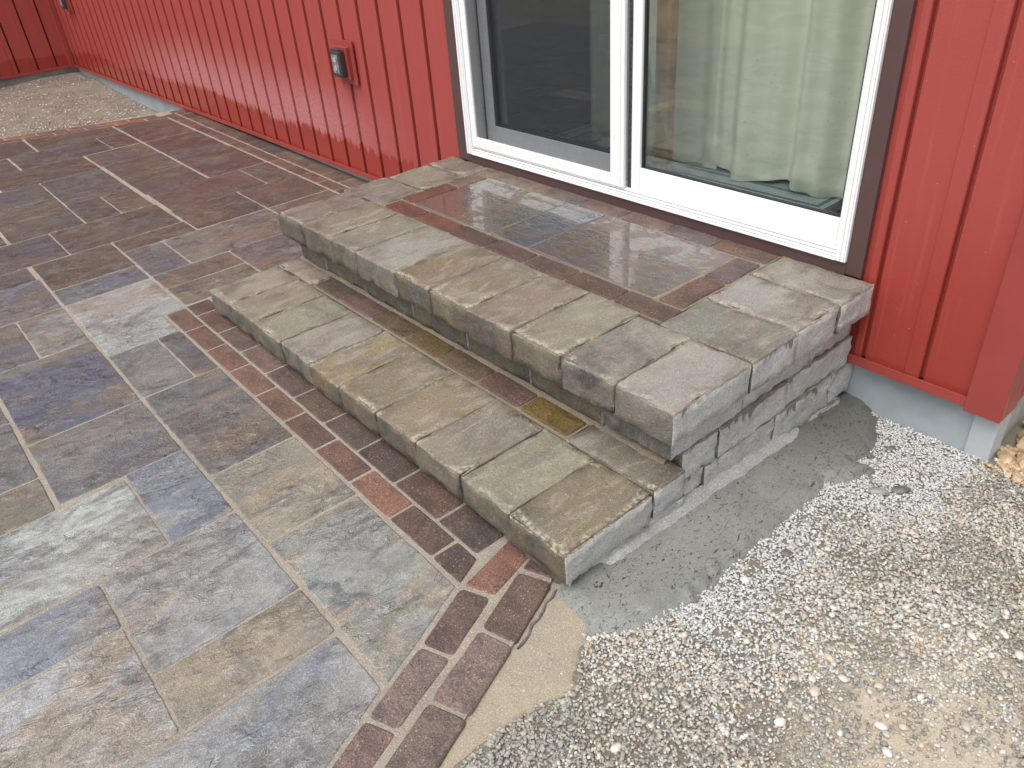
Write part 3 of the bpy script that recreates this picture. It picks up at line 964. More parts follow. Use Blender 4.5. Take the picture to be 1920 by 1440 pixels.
def dirt_z(x, y):
    n_ = 0.02 * noise.noise(Vector((x * 2, y * 2, 4))) + 0.008 * noise.noise(Vector((x * 9, y * 9, 1)))
    k = max(0, min(1, (x + 5.2) / 1.2))
    w = -0.10 + 0.10 * max(0, min(1, (-4.7 - x) / 2.3))
    e = max(0, min(1, (-0.35 - y) / 0.7))
    d = max(0, min(1, (x + 4.9) / 0.6)) * e
    return w * (1 - e) + (-0.03) * e + 0.045 * d + n_ * 0.7


dirt = grid_mesh("dirt_ground", dxs, dys, dirt_z, M_DIRT, cell_ok=lambda x, y: x < -3.75 + 0.3 * min(0, y + 0.1) + 0.15)
tag(dirt, kind='structure')
dp = []
for _ in range(6500):
    x, y = RNG.uniform(-6.9, -3.75), RNG.uniform(-2.6, 0.03)
    if x > -3.82 + 0.3 * (y + 0.0) - 0.02: continue
    if RNG.random() > 0.35 + 0.65 * max(0, (x + 6.2) / 2.4): continue
    dp.append((x, y, dirt_z(x, y) + 0.002))
ds = stones_mesh("dirt_gravel", np.array(dp), NR.uniform(0.004, 0.012, len(dp)), [mat_stone("dirt_pebbles", [(0, (0.36, 0.32, 0.27)), (0.3, (0.28, 0.25, 0.21)), (0.55, (0.45, 0.42, 0.37)), (0.85, (0.60, 0.57, 0.52))])])
tag(ds, kind='stuff')

# ================================================================== PATIO
patio = empty("patio", (0, -1.0, 0))
tag(patio, kind='structure')
# joint sand sheet under the pieces
outl = [(-3.79, 0.05), (1.70, 0.05), (1.70, -0.4), (1.70, -1.15), (1.850, -1.262), (1.925, -1.450), (1.992, -1.633), (2.065, -1.805), (2.14, -2.0), (2.25, -2.3), (2.4, -2.8), (2.5, -4.2), (-4.9, -4.2), (-4.12, -1.33)]
mesh_obj("joint_sand", [(x, y, pz(x, y) - 0.0028) for x, y in outl] + [(x, y, pz(x, y) - 0.07) for x, y in outl],
         [tuple(range(len(outl)))[::-1], ] + [(i, (i + 1) % len(outl), len(outl) + (i + 1) % len(outl), len(outl) + i) for i in range(len(outl))], M_JOINT, patio)


def slab(x0, x1, y0, y1, col, gap=G):
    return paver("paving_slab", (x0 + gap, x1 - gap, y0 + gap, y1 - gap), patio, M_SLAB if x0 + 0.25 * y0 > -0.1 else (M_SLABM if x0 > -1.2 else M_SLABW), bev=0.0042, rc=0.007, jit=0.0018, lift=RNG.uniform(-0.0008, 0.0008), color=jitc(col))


SL = [
    # between the long joint and the step bricks
    (-0.105, 0.285, -1.715, -1.527, LTG), (-0.105, 0.285, -1.527, -1.436, DARK), (0.285, 0.865, -1.715, -1.436, DARK),
    (0.865, 1.240, -1.715, -1.436, TAN),
    (-0.900, -0.700, -1.715, -1.345, BLUE), (-1.290, -0.900, -1.715, -1.340, BRN),
    # left of the long joint
    (-1.690, -1.290, -1.900, -1.535, BLUE), (-1.290, -1.095, -2.085, -1.730, DARK), (-1.095, -0.700, -2.085, -1.720, BLUE),
    (-0.700, -0.290, -1.905, -1.720, LTG), (-0.700, -0.290, -2.270, -1.905, BLUE), (-0.290, 0.287, -2.085, -1.7185, (0.13, 0.15, 0.205)),  # last slab coloured bluer to stand for its blue sky reflection
    (0.287, 0.673, -2.085, -1.7185, GREY), (0.673, 1.060, -1.902, -1.7185, BLUE), (0.690, 1.060, -2.460, -1.902, LTG),
    (0.490, 0.690, -2.460, -2.092, TAN), (0.100, 0.490, -2.460, -2.092, GREY), (-0.290, 0.100, -2.460, -2.092, BLUE),
    (1.060, 1.442, -2.085, -1.7185, GREY), (1.068, 1.255, -2.460, -2.085, BLUE), (1.255, 1.620, -2.460, -2.085, LTG),
    (1.442, 1.622, -2.085, -1.7185, BRN),
    # middle field
    (-1.285, -1.105, -1.340, -0.967, BRN), (-1.105, -0.712, -1.340, -1.150, BLUE), (-1.105, -0.715, -1.150, -0.577, GREY),
    (-0.712, -0.525, -1.340, -0.967, BRN), (-0.715, -0.345, -0.967, -0.577, DARK), (-0.525, -0.300, -1.340, -0.967, TAN),
    (-0.345, -0.130, -0.967, -0.577, BRN), (-0.715, -0.330, -0.577, -0.202, PURP), (-1.105, -0.715, -0.577, -0.202, BRN), (-0.330, -0.105, -0.577, -0.202, BRN),
    (-1.690, -1.288, -1.535, -0.975, BRN), (-2.300, -1.690, -1.720, -1.350, TAN), (-2.675, -2.300, -1.720, -1.350, BLUE),
    (-2.675, -2.080, -1.350, -0.982, GREY), (-2.080, -1.690, -1.350, -1.160, DARK), (-2.080, -1.690, -1.160, -0.982, TAN),
    (-3.075, -2.675, -1.560, -0.982, BRN), (-3.480, -3.075, -1.360, -0.780, PURP), (-3.475, -3.075, -0.780, -0.588, BRN),
    (-3.065, -2.705, -0.975, -0.588, TAN), (-2.705, -2.290, -0.965, -0.588, TAN), (-2.290, -1.885, -0.965, -0.588, BRN),
    (-1.885, -1.500, -0.955, -0.390, PURP), (-1.885, -1.500, -0.390, -0.202, PURP), (-1.500, -1.110, -0.965, -0.577, DARK),
    (-1.500, -1.110, -0.577, -0.202, PURP), (-3.045, -2.450, -0.580, -0.205, PURP), (-2.450, -1.890, -0.580, -0.202, PURP),
    # left margin of the frame
    (-3.480, -3.300, -1.740, -1.368, DARK), (-3.300, -3.075, -1.740, -1.368, BRN), (-3.075, -2.675, -1.930, -1.568, BRN), (-2.675, -2.300, -2.1, -1.728, GREY), (-2.300, -1.900, -2.1, -1.728, TAN), (-1.900, -1.698, -2.1, -1.728, BRN),
]
for s in SL: slab(*s)
paver("paving_slab", [(-0.695, -1.710), (-0.110, -1.710), (-0.110, -1.441), (-0.286, -1.441), (-0.286, -1.350), (-0.695, -1.350)], patio, M_SLAB, jit=0.002, color=jitc(LTG))
paver("paving_slab", [(1.245, -1.710), (1.820, -1.710), (1.706, -1.440), (1.245, -1.440)], patio, M_SLAB, jit=0.002, color=jitc((0.215, 0.22, 0.21)))
paver("paving_slab", [(1.627, -2.290), (2.062, -2.290), (1.820, -1.727), (1.627, -1.727)], patio, M_SLAB, jit=0.002, color=jitc(GREY))


def bx(y): return -3.555 + 0.31 * y          # inner edge of the slanting far border


for (y0, y1, x1, c) in [(-0.580, -0.205, -3.053, PURP), (-1.165, -0.588, -3.485, BRN), (-1.75, -1.174, -3.488, BRN)]:
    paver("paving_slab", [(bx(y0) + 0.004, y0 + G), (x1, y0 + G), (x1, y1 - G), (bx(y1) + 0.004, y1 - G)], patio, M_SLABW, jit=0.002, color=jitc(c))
# the rest of the patio outside the frame, same modules
y = -2.10
row = 0
while y > -4.1:
    h = [0.375, 0.19, 0.375, 0.565][row % 4]
    x = -4.2
    first = True
    while x < 2.35:
        w = RNG.choice([0.375, 0.565, 0.19, 0.375])
        x1 = min(x + w, 2.40)
        top = y if (x1 < -0.7) else (-2.46 if y > -2.46 else y)
        if y - h < top - 0.1 and not (y > -2.46 and x < -0.7 and x1 > -0.7):
            lim = 1.98 + 0.40 * (-2.1 - (y if top == y else top))
            if x1 < lim: slab(x, x1, y - h, top, RNG.choice([BLUE, GREY, TAN, BRN, DARK]))
        x = x1
        if x1 >= 2.39: break
    y -= h
    row += 1

# bricks ------------------------------------------------------------
RED1 = (0.165, 0.090, 0.064); RED2 = (0.148, 0.084, 0.062); BRNB = (0.128, 0.080, 0.060); DKB = (0.102, 0.070, 0.058); PNK = (0.27, 0.15, 0.115)


def brick(outline, col, lift=0.0, parent=patio, rc=0.008):
    return paver("brick", outline, parent, M_BRICK, bev=0.005, rc=rc, jit=0.0010, lift=lift + RNG.uniform(-0.0006, 0.0006), color=jitc(col, 0.15), step=0.05)


g2 = 0.0034
x = -3.72
k = 0
while x < -0.14:                                     # two rows along the house wall
    brick((x + g2, x + 0.2045 - g2, -0.196 + 0.003, -0.112 - 0.002), RNG.choice([RED2, RED1, RED2, BRNB]))
    brick((x + 0.10 + g2, x + 0.3045 - g2, -0.108 + 0.002, 0.020), RNG.choice([BRNB, BRNB, DKB, (0.16, 0.11, 0.08)]))
    x += 0.2045
    k += 1
ja = [-0.280, -0.073, 0.136, 0.345, 0.561, 0.770, 0.975, 1.183, 1.390, 1.585]
ca = [BRNB, RED2, RED1, (0.195, 0.105, 0.075), (0.195, 0.105, 0.077), RED2, RED2, (0.22, 0.11, 0.07), BRNB]
for i in range(len(ja) - 1): brick((ja[i] + g2, ja[i + 1] - g2, -1.429, -1.347), ca[i])
jb = [-0.290, -0.170, 0.036, 0.242, 0.452, 0.667, 0.872, 1.073, 1.280, 1.487, 1.660]
cb_ = [BRNB, RED2, (0.17, 0.11, 0.09), (0.19, 0.11, 0.085), (0.14, 0.09, 0.08), BRNB, DKB, DKB, RED2, DKB]
for i in range(len(jb) - 1): brick((jb[i] + g2, jb[i + 1] - g2, -1.340, -1.243), cb_[i])
for i in range(-1, 8): brick((jb[i + 1] + 0.06 if i >= 0 else -0.29, jb[i + 2] + 0.05, -1.235, -1.155), BRNB)
# curved double band at the corner
brick([(1.588, -1.429), (1.707, -1.429), (1.672, -1.346), (1.588, -1.347)], DKB)
brick([(1.715, -1.424), (1.792, -1.393), (1.745, -1.205), (1.672, -1.230)], (0.22, 0.105, 0.07))
brick([(1.772, -1.290), (1.848, -1.258), (1.810, -1.160), (1.745, -1.190)], BRNB)
inner = [(1.716, -1.434), (1.787, -1.602), (1.857, -1.789), (1.930, -1.975), (2.003, -2.16), (2.085, -2.35)]
mid_i = [(1.790, -1.400), (1.861, -1.571), (1.926, -1.758), (2.000, -1.945), (2.073, -2.13), (2.155, -2.32)]
mid_o = [(a[0] - 0.004, a[1] + 0.0015) for a in [(1.777, -1.302), (1.848, -1.478), (1.917, -1.672), (1.985, -1.850), (2.062, -2.04), (2.14, -2.23)]]
outer = [(1.855, -1.264), (1.929, -1.450), (1.999, -1.634), (2.070, -1.815), (2.145, -2.005), (2.225, -2.195)]


def lerp(a, b_, t): return (a[0] + (b_[0] - a[0]) * t, a[1] + (b_[1] - a[1]) * t)


for i, c in zip(range(5), [(0.15, 0.095, 0.075), (0.19, 0.135, 0.115), (0.20, 0.135, 0.115), RED2, BRNB]):
    t = 0.018
    brick([lerp(inner[i + 1], inner[i], t), lerp(mid_i[i + 1], mid_i[i], t), lerp(mid_i[i], mid_i[i + 1], t), lerp(inner[i], inner[i + 1], t)], c, rc=0.012)
for i, c in zip(range(5), [(0.145, 0.095, 0.075), (0.18, 0.13, 0.11), (0.17, 0.12, 0.10), RED2, BRNB]):
    t = 0.02
    brick([lerp(mid_o[i + 1], mid_o[i], t), lerp(outer[i + 1], outer[i], t), lerp(outer[i], outer[i + 1], t), lerp(mid_o[i], mid_o[i + 1], t)], c, rc=0.012)
# slanting double band at the far end
yy = -0.14
k = 0
while yy > -2.4:
    for off, ph in ((0.085, 0.0), (0.175, 0.1)):
        ya, yb = yy - ph, yy - 0.198 - ph
        x_a, x_b = bx(ya) - off, bx(yb) - off
        brick([(x_b, yb), (x_b + 0.078, yb), (x_a + 0.078, ya), (x_a, ya)], RNG.choice([RED1, RED2, (0.24, 0.10, 0.055)]))
    yy -= 0.205
brick((-3.80, -3.725, -0.13, 0.02), RED2)
brick((-3.715, -3.628, -0.105, 0.02), BRNB)

# black plastic edging showing past the tight corner brick
edg = []
for s in range(9):
    t = s / 8
    edg.append((1.872 + 0.068 * t + 0.004 * math.sin(s * 2.2), -1.268 - 0.18 * t, -0.034 + 0.002 * math.sin(s * 3)))
pe = tube("paver_edging", edg, [0.003 + 0.001 * (i % 2) for i in range(9)], mat_plain("edging_plastic", (0.12, 0.11, 0.105), 0.5, 0.5, bump=0.6, bscale=120, vary=0.4, vscale=60))
tag(pe, "dark plastic paver edging exposed beside the corner brick under the lower step", "edging")

# ================================================================== STONE STEPS
H1, H2 = 0.110, 0.333
steps = empty("stone_steps", (0.9, -0.65, 0.0))
tag(steps, "two grey tumbled-stone steps with brick inlay built against the patio door", "steps")
CB = [(0.26, 0.235, 0.19), (0.235, 0.19, 0.14), (0.30, 0.29, 0.265), (0.225, 0.21, 0.185), (0.20, 0.15, 0.11), (0.25, 0.215, 0.155)]
PURB = (0.195, 0.160, 0.145)


def cap(x0, x1, y0, y1, z1, t, col, **kw):
    gp = 0.0008
    return block("coping_stone", (x0 + gp, x1 - gp, y0 + gp, y1 - gp), z1 - t, z1 + RNG.uniform(-0.0015, 0.0015), steps, color=jitc(col, 0.10), r=0.0065, cell=0.02, amp=0.0024, chip=0.0095, **kw)


fx = [-0.108, 0.089, 0.304, 0.502, 0.751, 0.944, 1.147, 1.347, 1.549, 1.739, 1.928]
fc = [PURB, CB[1], CB[0], CB[2], CB[4], CB[1], (0.24, 0.19, 0.16), CB[0], CB[2], (0.32, 0.31, 0.285)]
for i in range(10): cap(fx[i], fx[i + 1], -0.930 + RNG.uniform(-0.004, 0.004), -0.607 if i < 8 else -0.622, H2, 0.100, fc[i], pale=(i == 9))
for (y0, y1, c) in [(-0.620, -0.410, (0.235, 0.225, 0.205)), (-0.410, -0.202, (0.31, 0.30, 0.28)), (-0.202, -0.022, (0.28, 0.265, 0.245))]:
    cap(1.623, 1.928 + RNG.uniform(-0.004, 0.004), y0, y1, H2, 0.100, c)
for (y0, y1, c) in [(-0.604, -0.386, PURB), (-0.386, -0.171, (0.26, 0.225, 0.18)), (-0.171, -0.022, (0.22, 0.165, 0.14))]:
    cap(-0.128 + RNG.uniform(-0.006, 0.006), 0.160, y0, y1, H2, 0.100, c)
lx = [-0.126, 0.069, 0.280, 0.489, 0.699, 0.895, 1.105, 1.315, 1.521, 1.716, 1.915]
lc = [(0.27, 0.235, 0.20), (0.28, 0.23, 0.18), CB[0], (0.30, 0.29, 0.265), (0.26, 0.205, 0.125), (0.225, 0.185, 0.12), (0.28, 0.235, 0.16), (0.265, 0.245, 0.20), (0.285, 0.25, 0.195), (0.205, 0.165, 0.11)]
for i in range(10): cap(lx[i], lx[i + 1], -1.274 + RNG.uniform(-0.004, 0.004), -0.972, H1, 0.093, lc[i], pale=(i == 9))
cap(1.601, 1.913, -0.968, -0.842, H1, 0.093, (0.19, 0.165, 0.145))
cap(-0.140, 0.155, -0.968, -0.845, H1, 0.093, (0.22, 0.175, 0.145))


def wall_b(quad, z0, z1, col, sd=0, **kw):
    return block("wall_block", quad, z0, z1, steps, color=jitc(col, 0.08), r=kw.pop("r", 0.0045), cell=0.018, amp=0.0046 if sd else 0.0026, warp=0.002, chip=0.006, **kw)


GB = (0.27, 0.26, 0.25)
# riser of the upper step
rj = [-0.10, 0.112, 0.431, 0.735, 1.046, 1.346, 1.640]
for i in range(6): wall_b((rj[i] + .001, rj[i + 1] - .001, -0.870 + RNG.uniform(-0.003, 0.003), -0.66), 0.119, 0.2328, (0.20, 0.17, 0.13))
wall_b((-0.10, 1.64, -0.855, -0.70), 0.02, 0.1185, (0.20, 0.17, 0.13))
# side wall, course by course down to the fresh concrete
def course(z0, z1, ys, xs, cols):
    for i in range(len(ys) - 1):
        wall_b((1.66, xs[i] + RNG.uniform(-0.002, 0.002), ys[i] + .0008, ys[i + 1] - .0008), z0, z1, cols[i], sd=1)


course(0.1443, 0.2328, [-0.884, -0.580, -0.255, -0.02], [1.892, 1.890, 1.886], [(0.36, 0.35, 0.34), GB, (0.25, 0.245, 0.24)])
course(0.0463, 0.1440, [-0.838, -0.690, -0.370, -0.02], [1.893, 1.899, 1.893], [(0.27, 0.25, 0.225), (0.34, 0.33, 0.325), (0.29, 0.28, 0.27)])
course(-0.0670, 0.0460, [-0.830, -0.735, -0.415, -0.115, 0.02], [1.884, 1.893, 1.899, 1.898], [(0.28, 0.24, 0.19), (0.13, 0.115, 0.095), (0.30, 0.31, 0.35), (0.28, 0.285, 0.31)])
course(-0.0670, 0.0170, [-1.252, -0.985, -0.832], [1.899, 1.905], [(0.33, 0.33, 0.34), (0.36, 0.36, 0.36)])
course(-0.190, -0.0673, [-1.250, -0.985, -0.69, -0.36, -0.04], [1.904] * 4, [(0.5, 0.49, 0.47)] * 4)
# front of the lower step below its cap, left sides
for i in range(6):
    a = -0.10 + i * 0.293
    wall_b((a + .002, a + 0.291, -1.246, -1.10), -0.085, 0.0155, (0.17, 0.145, 0.12))
for (y0, y1) in ((-1.09, -0.85), (-0.85, -0.45), (-0.45, -0.03)): wall_b((-0.10, 0.12, y0 + .002, y1 - .002), -0.085, 0.0155, (0.22, 0.19, 0.16))
for (y0, y1) in ((-0.655, -0.35), (-0.35, -0.03)):
    wall_b((-0.10, 0.12, y0 + .002, y1 - .002), 0.018, 0.1195, (0.22, 0.19, 0.16))
    wall_b((-0.10, 0.12, y0 + .002, y1 - .002), 0.122, 0.2315, (0.24, 0.20, 0.16))
wall_b((-0.10, 0.12, -0.845, -0.66), 0.018, 0.1195, (0.22, 0.19, 0.16))
# pale smear of mortar along the foot of the side wall
fv, ff = [], []
for i in range(110):
    y = -1.19 + 1.10 * i / 109
    wv = 0.006 * noise.noise(Vector((y * 16, 3, 0))) + 0.003 * noise.noise(Vector((y * 50, 1, 0)))
    k = min(1, (i + 1) / 10, (110 - i) / 30)
    zz_ = gz(y)
    fv += [(1.888, y, zz_ + 0.018 + (0.038 + wv) * k), (1.905, y, zz_ + 0.016 + (0.034 + wv) * k), (1.921 + wv, y, zz_ + 0.020 + (0.018 + wv) * k), (1.928 + wv, y, zz_ + 0.012)]
for i in range(109):
    for k in range(3): ff.append((i * 4 + k, i * 4 + k + 1, i * 4 + k + 5, i * 4 + k + 4))
mesh_obj("mortar_smear", fv, ff, mat_sand("pale_mortar", (0.56, 0.555, 0.54), (0.47, 0.465, 0.45), (0.68, 0.67, 0.65), scale=200, bump=0.8), steps, smooth=True)
# sand bedding that shows in the joints
boxes("bedding", [(-0.085, 1.66, -0.70, -0.02, -0.05, 0.10), (-0.09, 1.87, -1.24, -0.80, -0.08, 0.0)], M_JOINT2, steps)
boxes("bedding", [(-0.09, 1.89, -0.905, -0.025, 0.236, H2 - 0.016), (-0.10, 1.88, -1.245, -0.868, 0.02, H1 - 0.016)], M_JOINT2, steps)
boxes("joint_sand", [(0.16, 1.62, -0.609, -0.018, H2 - 0.0159, H2 - 0.0055), (0.157, 1.599, -0.969, -0.862, H1 - 0.0159, H1 - 0.0055)], M_JOINT2, steps)
# bead of sand at the foot of the riser
sv, sf = [], []
for i in range(90):
    x = -0.12 + 1.98 * i / 89
    w = 0.013 + 0.005 * noise.noise(Vector((x * 12, 0, 0)))
    sv += [(x, -0.846, H1 + 0.011), (x, -0.862 - w * 0.5, H1 + 0.0035), (x, -0.862 - w, H1 - 0.005)]
for i in range(89):
    for k in range(2): sf.append((i * 3 + k, i * 3 + k + 1, i * 3 + k + 4, i * 3 + k + 3))
mesh_obj("sand_bead", sv, sf, M_JOINT2, steps, smooth=True)


def sbrick(x0, x1, y0, y1, H, col):
    off = pz((x0 + x1) / 2, (y0 + y1) / 2)
    return paver("brick", (x0 + g2, x1 - g2, y0 + g2, y1 - g2), steps, M_BRICK, depth=0.04, bev=0.005, rc=0.010, jit=0.0010, lift=H - off, color=jitc(col, 0.12), step=0.05)


RB = (0.155, 0.062, 0.036); DB = (0.105, 0.062, 0.045); GBK = (0.205, 0.15, 0.115)
sj = [0.178, 0.386, 0.612, 0.815, 1.020, 1.219, 1.427, 1.632]
for i in range(7): sbrick(sj[i], sj[i + 1] - 0.004 * (i == 6), -0.604, -0.514, H2, [RB, RB, DB, (0.11, 0.06, 0.05), DB, (0.115, 0.065, 0.045), (0.12, 0.07, 0.055)][i])
sbrick(0.162, 0.252, -0.508, -0.272, H2, RB); sbrick(0.162, 0.252, -0.272, -0.112, H2, (0.19, 0.12, 0.085))
sbrick(1.520, 1.616, -0.510, -0.297, H2, (0.15, 0.085, 0.065)); sbrick(1.520, 1.616, -0.297, -0.116, H2, (0.15, 0.105, 0.09))
kj = [0.150, 0.352, 0.573, 0.779, 0.997, 1.200, 1.408, 1.618]
for i in range(7): sbrick(kj[i], kj[i + 1], -0.108, -0.020, H2, [GBK, GBK, (0.155, 0.13, 0.115), (0.21, 0.14, 0.115), (0.19, 0.135, 0.105), (0.14, 0.115, 0.10), (0.20, 0.12, 0.085)][i])
lj = [0.160, 0.361, 0.583, 0.793, 0.986, 1.194, 1.393, 1.596]
for i in range(7): sbrick(lj[i], lj[i + 1], -0.962, -0.870, H1, [(0.11, 0.08, 0.055), (0.15, 0.085, 0.075), (0.135, 0.10, 0.05), (0.15, 0.095, 0.035), (0.145, 0.09, 0.055), (0.12, 0.065, 0.055), (0.165, 0.105, 0.025)][i])
for (x0, x1, c) in [(0.256, 0.738, (0.115, 0.10, 0.08)), (0.738, 0.946, (0.10, 0.098, 0.11)), (0.946, 1.516, (0.13, 0.098, 0.08))]:
    off = pz((x0 + x1) / 2, -0.3)
    paver("paving_slab", (x0 + 0.0045, x1 - 0.0045, -0.506, -0.114), steps, M_WETSLAB, depth=0.04, bev=0.004, rc=0.006, jit=0.0015, lift=H2 - off - 0.001, color=c)

# ================================================================== HOUSE
house = empty("house", (0, 0.0, 0.0))
tag(house, "red steel-sided house with grey foundation and white sliding patio door", "house")
ZT = 2.75


def prism_y(name, prof, z0, z1, mat, parent, along='x'):
    """vertical extrusion of an open profile [(s, depth)] (depth>0 = out of the wall)"""
    verts, faces = [], []
    for z in (z0, z1):
        for s, d in prof:
            verts.append((s, -d, z) if along == 'x' else (-6.95 + d, s, z))
    n = len(prof)
    for i in range(n - 1):
        faces.append((i, i + 1, n + i + 1, n + i) if along == 'x' else (i + 1, i, n + i, n + i + 1))
    return mesh_obj(name, verts, faces, mat, parent)


def panel_prof(a, flat0, w=0.1855, batten=0.042, groove=0.016):
    """flat from a to a+w-batten-groove, raised batten, dark groove"""
    e = a + w
    f1 = e - batten - groove
    return [(flat0, 0.0), (f1, 0.0), (f1 + 0.001, -0.004), (f1 + 0.002, 0.008), (e - groove - 0.002, 0.008), (e - groove, 0.006), (e - groove, -0.05), (e, -0.05), (e, 0.0)]


zb = 0.068
gx = -0.255
pan = []
x = gx
for i in range(37):
    a = x - 0.1855
    if a < -6.96: break
    prism_y("siding_panel", panel_prof(a, a), zb, ZT, M_RED, house)
    x = a
prism_y("siding_panel", [(x, -0.05), (x, 0.0), (-6.95, 0)][::-1], zb, ZT, M_RED, house)
prism_y("siding_panel", [(-0.255, 0.0), (-0.075, 0.0)], zb, ZT, M_RED, house)
# right of the door
prism_y("siding_panel", [(1.860, 0.0), (1.899, 0.0), (1.900, -0.005), (1.902, 0.008), (1.9205, 0.009), (1.9235, 0.006), (1.9235, -0.016), (1.936, -0.016), (1.936, 0.0)], zb, ZT, M_RED, house)
prism_y("siding_panel", [(1.936, 0.0), (2.059, 0.0), (2.060, -0.004), (2.062, 0.008), (2.101, 0.009), (2.104, 0.006), (2.104, -0.016), (2.117, -0.016), (2.117, 0.0)], zb, ZT, M_RED, house)
prism_y("siding_panel", [(2.117, 0.0), (2.26, 0.0)], zb, ZT, M_RED, house)
# far wing at right angles to the door wall
y = -0.16
prism_y("siding_panel", [(-0.16, 0.0), (0.0, 0.0)], 0.075, ZT, M_RED, house, along='y')
for i in range(22):
    a = y - 0.1855
    prism_y("siding_panel", panel_prof(a, a), 0.075, ZT, M_RED, house, along='y')
    y = a
bars("corner_trim", [(-6.95, -6.90, -0.052, -0.003, 0.06, ZT)], M_REDTRIM, house, bev=0.003)
bars("corner_trim", [(2.247, 2.345, -0.022, 0.012, 0.036, ZT), (2.321, 2.345, 0.012, 0.09, 0.036, ZT)], M_REDTRIM, house, bev=0.002)
bars("bottom_trim", [(-6.90, -0.09, -0.016, 0.0, 0.050, 0.066), (-6.90, -0.09, -0.016, -0.013, 0.066, 0.078)], M_REDTRIM, house, bev=0.0012)
bars("bottom_trim", [(1.88, 2.2465, -0.018, 0.0, 0.046, 0.0665), (1.88, 2.2465, -0.018, -0.015, 0.0665, 0.078)], M_REDTRIM, house, bev=0.0012)
bars("bottom_trim", [(-6.95, -6.932, -4.2, -0.053, 0.052, 0.0745)], M_REDTRIM, house, bev=0.0012)
boxes("foundation", [(-7.2, 2.27, 0.022, 0.14, -0.5, 0.055)], M_FOUND, house)
boxes("foundation", [(2.2701, 2.338, 0.014, 0.10, -0.5, 0.035)], M_FCORNER, house, bev=0.004)
boxes("foundation", [(2.20, 2.322, 0.1005, 4.0, -0.5, 0.05)], M_FOLD, house)
boxes("foundation", [(-7.15, -6.975, -4.2, 0.0215, -0.5, 0.06)], M_FOLD, house)
# side wall round the corner
verts, faces = [], []
prof = [(0.09, 0.0)]
yy = 0.09
for i in range(20):
    e = yy + 0.1855
    prof += [(e - 0.058, 0.0), (e - 0.056, 0.008), (e - 0.019, 0.009), (e - 0.016, 0.006), (e - 0.016, -0.012), (e, -0.012), (e, 0.0)]
    yy = e
for i in range(20):
    seg = prof[i * 7: i * 7 + 8]
    vv = [(2.322 + d, s, 0.06) for s, d in seg] + [(2.322 + d, s, ZT) for s, d in seg]
    n_ = len(seg)
    mesh_obj("siding_panel", vv, [(k, k + 1, n_ + k + 1, n_ + k) for k in range(n_ - 1)], M_RED, house)
bars("bottom_trim", [(2.3225, 2.338, 0.0905, 3.7, 0.042, 0.0595)], M_REDTRIM, house)
# wall above the door, sheathing behind the siding
boxes("sheathing", [(-6.93, -0.04, 0.052, 0.14, 0.056, ZT), (1.86, 2.32, 0.032, 0.14, 0.056, ZT), (-0.04, 1.86, 0.016, 0.14, 2.44, ZT), (-0.04, 1.86, 0.016, 0.14, 0.056, 0.385)], mat_plain("sheathing_board", (0.10, 0.03, 0.03), 0.8), house)
boxes("siding_panel", [(-0.075, 1.88, -0.002, 0.014, 2.50, ZT)], M_RED, house)
boxes("sheathing", [(-7.1, -7.002, -4.2, 0.0, 0.08, ZT), (2.2, 2.309, 0.15, 3.8, 0.06, ZT)], M_FOLD, house)
rm = mat_plain("roof_shingles", (0.10, 0.09, 0.085), 0.9, 0.2, bump=0.5, bscale=30, vary=0.2)
boxes("roof", [(-7.3, 2.45, -0.06, 4.2, ZT + 0.001, ZT + 0.16), (-9.0, -6.87, -4.4, -0.061, ZT + 0.001, ZT + 0.16)], rm, house)
# brown trim round the door
bars("door_trim", [(-0.078, -0.002, -0.020, 0.0, 0.333, 2.50), (1.833, 1.883, -0.020, 0.0, 0.333, 2.50), (-0.002, 1.833, -0.022, 0.0, 0.322, 0.371), (-0.002, 1.833, -0.020, 0.0, 2.42, 2.50)], M_BROWN, house, bev=0.0012)

# ------------------------------------------------------------------ sliding door (part of the house)
door = empty("sliding_door", (0.9, 0, 0.37), house)


def glass_mat(name, tint, rough=0.0):
    m = bpy.data.materials.new(name)
    m.use_nodes = True
    nt = m.node_tree; nt.nodes.clear()
    g = NT(nt)
    out = g.n("ShaderNodeOutputMaterial")
    tr = g.n("ShaderNodeBsdfTransparent"); tr.inputs[0].default_value = (*tint, 1)
    gl = g.n("ShaderNodeBsdfGlossy"); gl.inputs["Roughness"].default_value = rough
    gl.inputs["Color"].default_value = (0.95, 1.0, 1.0, 1)
    fr = g.n("ShaderNodeFresnel"); fr.inputs["IOR"].default_value = 1.5
    mx = g.n("ShaderNodeMixShader")
    g.put(mx.inputs[0], g.math('MULTIPLY', fr.outputs[0], 0.75, True))
    nt.links.new(tr.outputs[0], mx.inputs[1]); nt.links.new(gl.outputs[0], mx.inputs[2])
    nt.links.new(mx.outputs[0], out.inputs["Surface"])
    return m


M_GLASS = glass_mat("window_glass", (0.95, 0.98, 0.96))
# outer frame with the stepped sill ribs
fr_boxes = [(0.0, 0.040, -0.030, 0.10, 0.3715, 2.42), (1.8005, 1.832, -0.030, 0.10, 0.3715, 2.42), (0.040, 1.8005, -0.030, 0.10, 2.37, 2.42)]
sill = [(0.0405, 1.8, -0.032, 0.10, 0.3718, 0.3790), (0.0405, 1.8, -0.0275, 0.10, 0.3815, 0.3875), (0.0405, 1.8, -0.0235, 0.10, 0.3905, 0.3965), (0.0405, 1.8, -0.0185, 0.10, 0.400, 0.4075)]
bars("door_frame", fr_boxes, M_WHITE, door, bev=0.002)
bars("door_sill", sill, M_WHITE, door, bev=0.0012)
